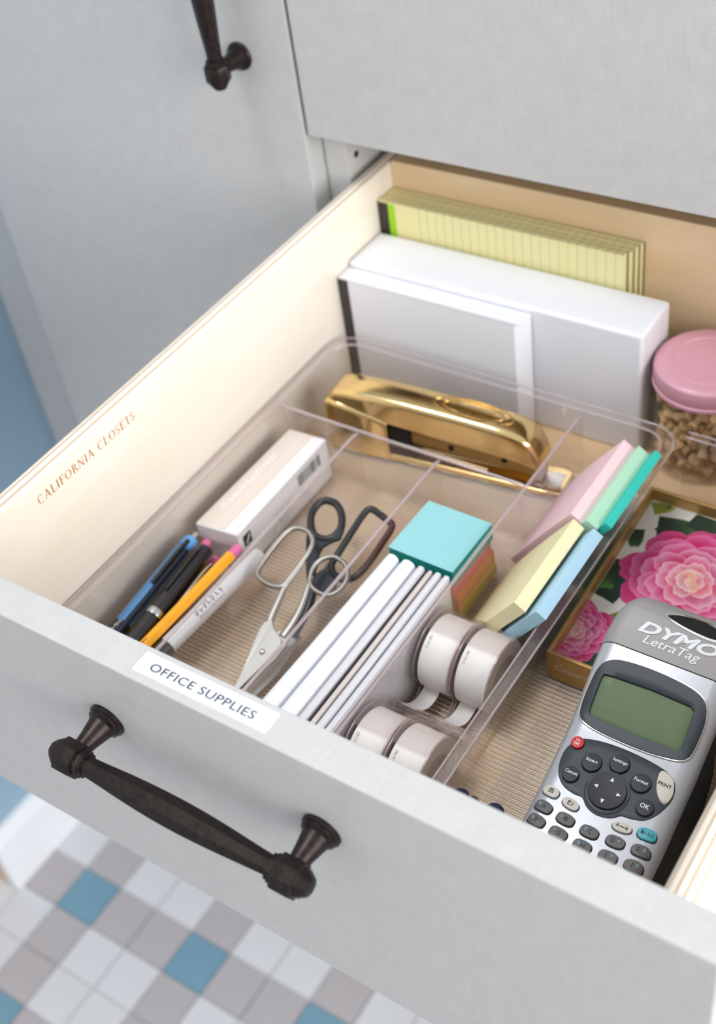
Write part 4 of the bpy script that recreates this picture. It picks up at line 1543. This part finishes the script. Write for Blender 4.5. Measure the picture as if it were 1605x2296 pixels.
# ---- label maker
M['lm_silver'] = pm('silver_plastic', (186, 187, 192), 0.34, 0.35, 0.02, 20)
M['lm_head'] = pm('pewter_plastic', (158, 154, 152), 0.52, 0.2, 0.02, 20)
M['lm_dark'] = pm('slate_plastic', (46, 53, 60), 0.45)
M['lm_black'] = pm('near_black_rubber', (30, 33, 37), 0.5)
M['lm_body'] = pm('charcoal_underside', (30, 28, 28), 0.6)
M['lcd'] = pm('olive_lcd', (104, 122, 90), 0.4, 0, 0.02, 300, spec=0.25)
M['key_grey'] = pm('dark_grey_key', (98, 94, 92), 0.5)
M['key_beige'] = pm('beige_key', (212, 204, 194), 0.5)
M['key_teal'] = pm('teal_key', (70, 168, 184), 0.45)
M['key_red'] = pm('red_key', (214, 20, 40), 0.4)
M['white_print'] = pm('white_print', (238, 240, 242), 0.5)
M['cyan_print'] = pm('cyan_print', (120, 200, 224), 0.5)
M['black_print'] = pm('black_print', (28, 28, 30), 0.5)
M['seam'] = pm('seam_black', (24, 24, 26), 0.6)
XC = 347.3
TOP = [(24, -152), (28, -146.5), (36, -141.4), (60, -136.2), (100, -128), (140, -119.9), (149, -118), (154, -116.4), (162, -112), (178, -103.8), (186, -100.2), (193, -97), (200, -93.6), (207, -90.6), (213, -88.8), (218, -88.4), (223, -90.2), (228, -95.5), (232, -104), (235, -116), (236, -128)]
HW = [(24, 26), (28, 31), (40, 34.6), (140, 35.2), (180, 36), (200, 36), (212, 34.5), (222, 30.5), (229, 24), (234, 14), (236, 6)]
CXS = [(24, 347.6), (110, 347.5), (155, 346), (200, 344.8), (236, 344.2)]


def itp(tab, y):
    if y <= tab[0][0]:
        return tab[0][1]
    for a, b in zip(tab, tab[1:]):
        if y <= b[0]:
            return a[1] + (b[1] - a[1]) * (y - a[0]) / (b[0] - a[0])
    return tab[-1][1]


def surf(x, y, h=0.0):
    hw = itp(HW, y)
    d_ = abs(x - itp(CXS, y))
    r = 9.0
    e = d_ - (hw - r)
    drop = 0 if e <= 0 else r - math.sqrt(max(r * r - min(e, r) ** 2, 0))
    return (x, y, itp(TOP, y) - drop + h)


lm = thing('label_maker', 'silver handheld label maker with green LCD and round navigation pad', 'label maker', (XC, 130, TF))


def shell_part(y0, y1, depth, mat, name, grow=0.0, n=40):
    rings = []
    ys = [y0 + (y1 - y0) * k / n for k in range(n + 1)]
    for y in ys:
        hw = itp(HW, y) + grow
        cx = itp(CXS, y)
        zt_ = itp(TOP, y)
        r = 9.0
        pts = [(cx - hw, y, max(zt_ - depth, lmbot(y)))]
        for k in range(0, 7):
            a = math.pi - math.pi / 2 * k / 6
            rr3 = min(r, hw)
            pts.append((cx - hw + rr3 + rr3 * math.cos(a), y, zt_ - r + r * math.sin(a) + grow))
        for k in range(0, 7):
            a = math.pi / 2 - math.pi / 2 * k / 6
            rr3 = min(r, hw)
            pts.append((cx + hw - rr3 + rr3 * math.cos(a), y, zt_ - r + r * math.sin(a) + grow))
        pts.append((cx + hw, y, max(zt_ - depth, lmbot(y))))
        rings.append(pts)
    return mk(name, G().loft(rings), mat, lm, smooth=40)


def lmbot(y):      # underside: front end on the tray floor, head resting on the rim of the floral box
    return TF + .4 + max(0, y - 30) * 0.1262


face = shell_part(24, 191.4, 12, 'lm_silver', 'front_shell', n=60)
head = shell_part(192.0, 236, 30, 'lm_head', 'head_cover', n=36)
mk('shell_seam', G().loft([[(itp(CXS, 191.7) + s * (itp(HW, 191.7) - .4 - 8.6 + 8.6 * math.cos(a)), yy, itp(TOP, 191.7) - .3 - 8.6 + 8.6 * math.sin(a)) for s, a in [(-1, math.pi / 2 * k / 6) for k in range(7)] + [(1, math.pi / 2 * (6 - k) / 6) for k in range(7)]] for yy in (191.2, 192.2)]), 'seam', lm, smooth=40)
rings = []
for k in range(25):
    y = 26 + 206 * k / 24
    hw = itp(HW, y) - 1.6
    cx = itp(CXS, y)
    zt_ = max(itp(TOP, y) - 10.5, lmbot(y) + 3)
    zb_ = lmbot(y)
    rings.append([(cx - hw + 3, y, zb_), (cx - hw, y, zb_ + 3), (cx - hw, y, zt_), (cx + hw, y, zt_), (cx + hw, y, zb_ + 3), (cx + hw - 3, y, zb_)])
mk('body', G().loft(rings), 'lm_body', lm, smooth=30)


gr_ = []
for y, o in ((34, 1), (44, 5), (100, 6.5), (150, 7), (170, 4), (180, 1)):
    xg = itp(CXS, y) + itp(HW, y) - 2.5
    zt_ = itp(TOP, y) - 11.5
    zb_ = lmbot(y) + .3
    gr_.append([(xg, y, zb_), (xg + o * .5 + 1, y, zb_), (xg + o + 1, y, zb_ + 6), (xg + o + 1, y, (zt_ + zb_) / 2), (xg + 2.2, y, zt_), (xg, y, zt_)])
mk('side_grip', G().loft(gr_), 'lm_body', lm, smooth=40)


def plate(poly, h, name, mat, parent, inner=None, skirt=2.0, rings_n=6, dome=0.0, smooth=40):
    """raised plate following the top shell; poly is an outline in x,y"""
    n = len(poly)
    cx = sum(p[0] for p in poly) / n
    cy = sum(p[1] for p in poly) / n
    rs = [[surf(p[0], p[1], -skirt) for p in poly], [surf(p[0], p[1], h - .25) for p in poly]]
    lo = 0.0 if inner is None else 1.0
    if inner is None:
        for k in range(rings_n):
            f_ = (1 - (k + .35) / rings_n) if k else .975
            rs.append([surf(cx + (p[0] - cx) * f_, cy + (p[1] - cy) * f_, h + dome * (1 - f_ * f_)) for p in poly])
        g = G().loft(rs, False, True)
    else:
        for f_ in (.03, .3, .6, .97):
            rs.append([surf(p[0] + (q[0] - p[0]) * f_, p[1] + (q[1] - p[1]) * f_, h) for p, q in zip(poly, inner)])
        rs.append([surf(q[0], q[1], h - .3) for q in inner])
        rs.append([surf(q[0], q[1], -skirt) for q in inner])
        g = G().loft(rs, False, False)
    return mk(name, g, mat, parent, smooth=smooth)


def resample(pts, n):
    P_ = [Vector((p[0], p[1], 0)) for p in pts]
    P_.append(P_[0])
    acc = [0]
    for a, b in zip(P_, P_[1:]):
        acc.append(acc[-1] + (b - a).length)
    out = []
    for k in range(n):
        t = acc[-1] * k / n
        for i in range(len(P_) - 1):
            if acc[i + 1] >= t:
                f_ = (t - acc[i]) / max(acc[i + 1] - acc[i], 1e-6)
                p = P_[i].lerp(P_[i + 1], f_)
                out.append((p.x, p.y))
                break
    return out


bez = [(314.8, 154.9), (313.6, 165.6), (314.6, 176.9), (319.0, 182.3), (326.8, 184.6), (341.5, 185.4), (356.6, 184.6), (367.2, 182.8), (373.4, 179.1), (376.2, 172.7), (376.7, 165.0), (376.2, 156.3), (374.0, 152.0), (368.5, 149.9), (354.8, 148.2), (339.1, 148.0), (326.1, 148.8), (318.4, 150.7)]
bez = [(p[0], p[1]) for p in spline([(a, b, 0) for a, b in bez], 4, True)]
lcd = [(319.6, 155.6), (319.0, 165), (318.6, 173.6), (319.4, 175.2), (345, 176.2), (368.4, 175.6), (369.4, 174.4), (370.0, 165), (370.4, 155.8), (369.2, 154.4), (345, 154.0), (321, 154.2)]
# same starting corner and same count so ring quads line up
bz = []
lc = []
cx0, cy0 = 345.2, 165.4
for k in range(72):
    a = 2 * math.pi * k / 72
    dx, dy = math.cos(a), math.sin(a)

    def hit(poly):
        best = None
        for (x1, y1), (x2, y2) in zip(poly, poly[1:] + poly[:1]):
            ex, ey = x2 - x1, y2 - y1
            den = dx * ey - dy * ex
            if abs(den) < 1e-9:
                continue
            t = ((x1 - cx0) * ey - (y1 - cy0) * ex) / den
            u = ((x1 - cx0) * dy - (y1 - cy0) * dx) / den
            if t > 0 and -1e-6 <= u <= 1 + 1e-6 and (best is None or t > best):
                best = t
        return (cx0 + dx * best, cy0 + dy * best)
    bz.append(hit(bez))
    lc.append(hit(lcd))
bzo = [(cx0 + (p[0] - cx0) * 1.018, cy0 + (p[1] - cy0) * 1.03) for p in bz]
mk_b = plate(bz, 1.5, 'screen_bezel', 'lm_dark', lm, inner=lc)
plate(bzo, 1.15, 'bezel_trim', 'chrome', mk_b, inner=bz)
plate(lc, 0.25, 'screen', 'lcd', lm)

pan = [(318.7, 137.2), (321.7, 141.6), (330.1, 144.3), (340.5, 145.5), (352.1, 145.5), (362.5, 144.6), (370.1, 142.6), (374.9, 138.1), (376.6, 131.6), (375.6, 125.5), (373.0, 119.6), (368.9, 115.3), (363.0, 113.4), (358.1, 112.7), (355.4, 110.4), (351.7, 108.6), (345.8, 108.0), (340.3, 109.9), (336.5, 113.2), (331.7, 113.2), (325.4, 114.7), (320.2, 119.3), (317.4, 126.5), (317.0, 133.1)]
pan = [(p[0], p[1]) for p in spline([(a, b, 0) for a, b in pan], 3, True)]
key_panel = plate(pan, .5, 'key_panel', 'lm_dark', lm)
SL = Vector((0, 1, .2034)).normalized()
KN = Vector((0, -.2034, 1)).normalized()


def ring_pts(cx, cy, rx, ry, n=28, p=2.0, rot=0.0):
    out = []
    for k in range(n):
        a = 2 * math.pi * k / n
        c, s = math.cos(a), math.sin(a)
        x = rx * abs(c) ** (2 / p) * (1 if c >= 0 else -1)
        y = ry * abs(s) ** (2 / p) * (1 if s >= 0 else -1)
        out.append((cx + x * math.cos(rot) - y * math.sin(rot), cy + x * math.sin(rot) + y * math.cos(rot)))
    return out


def key(poly, h, mat, name, words=()):
    k = plate(poly, h, name, mat, lm, dome=.25, rings_n=4)
    well = [(0, 0)] * len(poly)
    cx = sum(p[0] for p in poly) / len(poly)
    cy = sum(p[1] for p in poly) / len(poly)
    well = [(cx + (p[0] - cx) * 1.10, cy + (p[1] - cy) * 1.13) for p in poly]
    plate(well, .56 if mat == 'lm_black' or mat == 'key_red' else .12, 'key_well', 'seam', k, inner=poly)
    for wd_, dx, dy, w, hh, mt in words:
        text(wd_, mt, k, (cx + dx, cy + dy, surf(cx + dx, cy + dy, h + .32)[2]), (1, 0, 0), SL, w, hh, name='legend', th=.12, bold=.012 if mt != 'cyan_print' else .006)
    return k


key(ring_pts(321.7, 138.4, 3.3, 3.2), 2.0, 'key_red', 'power_key', (('On', 0, 1.0, 2.4, 1.4, 'white_print'), ('Off', 0, -1.1, 3.0, 1.4, 'white_print')))
key(ring_pts(332.9, 131.6, 5.0, 5.0), 1.9, 'lm_black', 'function_key', (('Insert', 0, .6, 6.2, 1.9, 'white_print'),))
key(ring_pts(346.0, 136.8, 5.0, 5.0), 1.9, 'lm_black', 'function_key', (('Settings', 0, .6, 7.8, 2.2, 'white_print'),))
key(ring_pts(359.8, 131.8, 5.0, 5.0), 1.9, 'lm_black', 'function_key', (('Format', 0, .6, 7.4, 1.9, 'white_print'),))
key(ring_pts(326.2, 121.4, 4.2, 4.2), 1.9, 'lm_black', 'function_key', (('Cancel', 0, .8, 6.6, 1.8, 'white_print'),))
key(ring_pts(366.8, 121.0, 4.4, 4.4), 1.9, 'lm_black', 'function_key', (('OK', 0, .2, 4.8, 2.5, 'white_print'),))
pk = [(365.9, 141.0), (367.8, 142.4), (372.3, 140.8), (374.9, 138.0), (376.3, 132.6), (375.0, 127.2), (371.5, 127.9), (368.2, 131.8), (366.4, 136.6)]
pk = [(p[0], p[1]) for p in spline([(a, b, 0) for a, b in pk], 3, True)]
key(pk, 1.7, 'key_beige', 'print_key', (('PRINT', 0, .2, 7.0, 1.9, 'black_print'),))
dpr = plate(ring_pts(346.7, 120.6, 11.6, 11.6, 40), .9, 'pad_ring', 'lm_dark', lm)
dp = plate(ring_pts(346.7, 120.8, 9.7, 9.7, 40), 2.4, 'navigation_pad', 'lm_black', lm, dome=-.5)
for a in (90, 0, 180, 270):
    c, s = math.cos(math.radians(a)), math.sin(math.radians(a))
    mx_, my_ = 346.7 + 6.0 * c, 120.8 + 6.0 * s
    tri = []
    for q in (0, 130, 230):
        rr4 = 1.35
        tri.append(surf(mx_ + rr4 * math.cos(math.radians(a + q)), my_ + rr4 * math.sin(math.radians(a + q)), 2.40))
    mk('arrow_mark', G().slab(tri, KN, .12), 'white_print', dp, smooth=0)
kx = (321.3, 334.2, 347.7, 361.2, 374.2)
ky1 = (100.5, 99.2, 98.4, 99.3, 100.5)
ky2 = (92.6, 91.2, 90.4, 91.0, 92.2)
for row, (letters, ky, nums) in enumerate((('ABCDE', ky1, '12345'), ('FGHIJ', ky2, '67890'))):
    for i, ch in enumerate(letters):
        rot = (i - 2) * .05
        left = i < 3
        key(ring_pts(kx[i], ky[i], 4.7, 2.9, 28, 2.8, rot), 1.4, 'key_grey', 'letter_key',
            ((ch, .3 if left else -1.2, -.1, .5 if ch == 'I' else (1.4 if ch == 'J' else 2.0), 2.3, 'black_print'), (nums[i], -2.2 if left else 1.6, .6, .6 if nums[i] == '1' else 1.0, 1.7, 'cyan_print')))
k = key(ring_pts(321.2, 109.3, 4.4, 2.8, 28, 2.6, -.12), 1.4, 'key_beige', 'save_key')
gk = G()
for a, b in (((-1.2, -1), (1.2, -1)), ((1.2, -1), (1, 1)), ((1, 1), (-1, 1)), ((-1, 1), (-1.2, -1)), ((-.6, -.9), (-.5, -.1)), ((-.5, -.1), (.6, -.1)), ((.6, -.1), (.7, -.9))):
    gk.tube([surf(321.2 + a[0], 109.4 + a[1], 1.75), surf(321.2 + b[0], 109.4 + b[1], 1.75)], .13, 5)
gk.slab([surf(321.2 + a, 109.4 + b, 1.72) for a, b in ((-.6, .3), (.5, .3), (.5, .95), (-.6, .95))], KN, .1)
mk('disk_icon', gk, 'black_print', k, smooth=0)
k = key(ring_pts(333.0, 107.4, 4.6, 2.6, 28, 2.4, -.15), 1.4, 'key_beige', 'open_key')
gk = G()
for a, b in (((-1.4, -1), (1, -1)), ((1, -1), (1.5, .4)), ((1.5, .4), (-.9, .4)), ((-.9, .4), (-1.4, -1)), ((-1.4, -1), (-1.4, .9)), ((-1.4, .9), (-.3, .9)), ((-.3, .9), (0, .4))):
    gk.tube([surf(333.0 + a[0], 107.5 + a[1], 1.75), surf(333.0 + b[0], 107.5 + b[1], 1.75)], .13, 5)
mk('folder_icon', gk, 'black_print', k, smooth=0)
k = key(ring_pts(361.1, 107.2, 4.9, 2.4, 28, 2.4, .08), 1.4, 'key_beige', 'case_key', (('A', -2.3, .1, 1.7, 1.9, 'black_print'), ('a', 2.4, .1, 1.4, 1.4, 'black_print')))
gk = G().tube([surf(361.1 - 1, 107.2, 1.75), surf(361.1 + 1.3, 107.3, 1.75)], .25, 6)
mk('dash_mark', gk, 'black_print', k, smooth=0)
k = key(ring_pts(373.4, 109.2, 4.7, 2.9, 28, 2.8, .1), 1.4, 'key_teal', 'number_key', (('1,2,3', 1.0, 0, 4.2, 1.6, 'black_print'),))
gk = G().slab([surf(373.4 + a, 109.2 + b, 1.72) for a, b in ((-3.1, -.8), (-1.7, -.8), (-1.7, .2), (-3.1, .2))], KN, .1)
gk.tube([surf(373.4 + a, 109.2 + b, 1.75) for a, b in ((-2.9, .2), (-2.8, .9), (-2.0, .9), (-1.9, .2))], .14, 5)
mk('lock_icon', gk, 'black_print', k, smooth=0)
text('DYMO', 'white_print', head, (347.6, 204.4, -91), (1, .0, 0), (0, 1, 0), 44, 6.2, name='brand_lettering', shear=.3, bold=.035, surf=surf, th=.35)
text('LetraTag', 'white_print', head, (346.2, 198.0, -94), (1, 0.0, 0), (0, 1, 0), 31.5, 5.6, name='brand_lettering', shear=.25, bold=.01, surf=surf, th=.35)
sl_ = [(336.8, 214.2), (341, 216.4), (348, 217.8), (357, 218.0), (366, 215.9), (371.5, 212.2), (363, 210.2), (352, 210.8), (343, 212.2)]
sl_ = [(p[0], p[1]) for p in spline([(a, b, 0) for a, b in sl_], 4, True)]
sc = [(354.5 + (p[0] - 354.5) * 1.10, 214.6 + (p[1] - 214.6) * 1.32) for p in sl_]
so = plate(sc, .35, 'exit_slot_frame', 'chrome', head, inner=sl_)
plate(sl_, .12, 'exit_slot', 'dark_hole', so)

# ---- charcoal cartridge box and navy clip in the corners of the right tray
M['charcoal'] = pm('charcoal_plastic', (58, 55, 53), 0.45)
cb = thing('tape_cartridge', 'charcoal plastic cartridge lying between label maker and right drawer wall', 'cartridge', (392, 168, TF))
mk('case', G().box(390.6, 400.4, 138, 200, TF, -150), 'charcoal', cb, bevel=3, seg=3, smooth=40)
mk('case_ridge', G().box(392.5, 398.6, 146, 192, -150, -148.6), 'charcoal', cb, bevel=.8, smooth=40)
M['navy'] = pm('navy_plastic', (34, 34, 66), 0.3)
nv = thing('navy_clip', 'small navy clip just behind the drawer front, left of label maker', 'clip', (288, 90, TF))
mk('clip_bar', G().box(274, 303, 88, 93, TF, -136), 'navy', nv, bevel=2, seg=3, smooth=40)
for xx, r in ((278, 4.6), (285.5, 3.2), (298, 5.2)):
    mk('clip_knob', G().lathe([(.1, -133.0), (r * .55, -133.4), (r * .9, -134.6), (r, -136), (r, -143)], (xx, 90.5, 0), (0, 0, 1), 20), 'navy', nv, smooth=50)
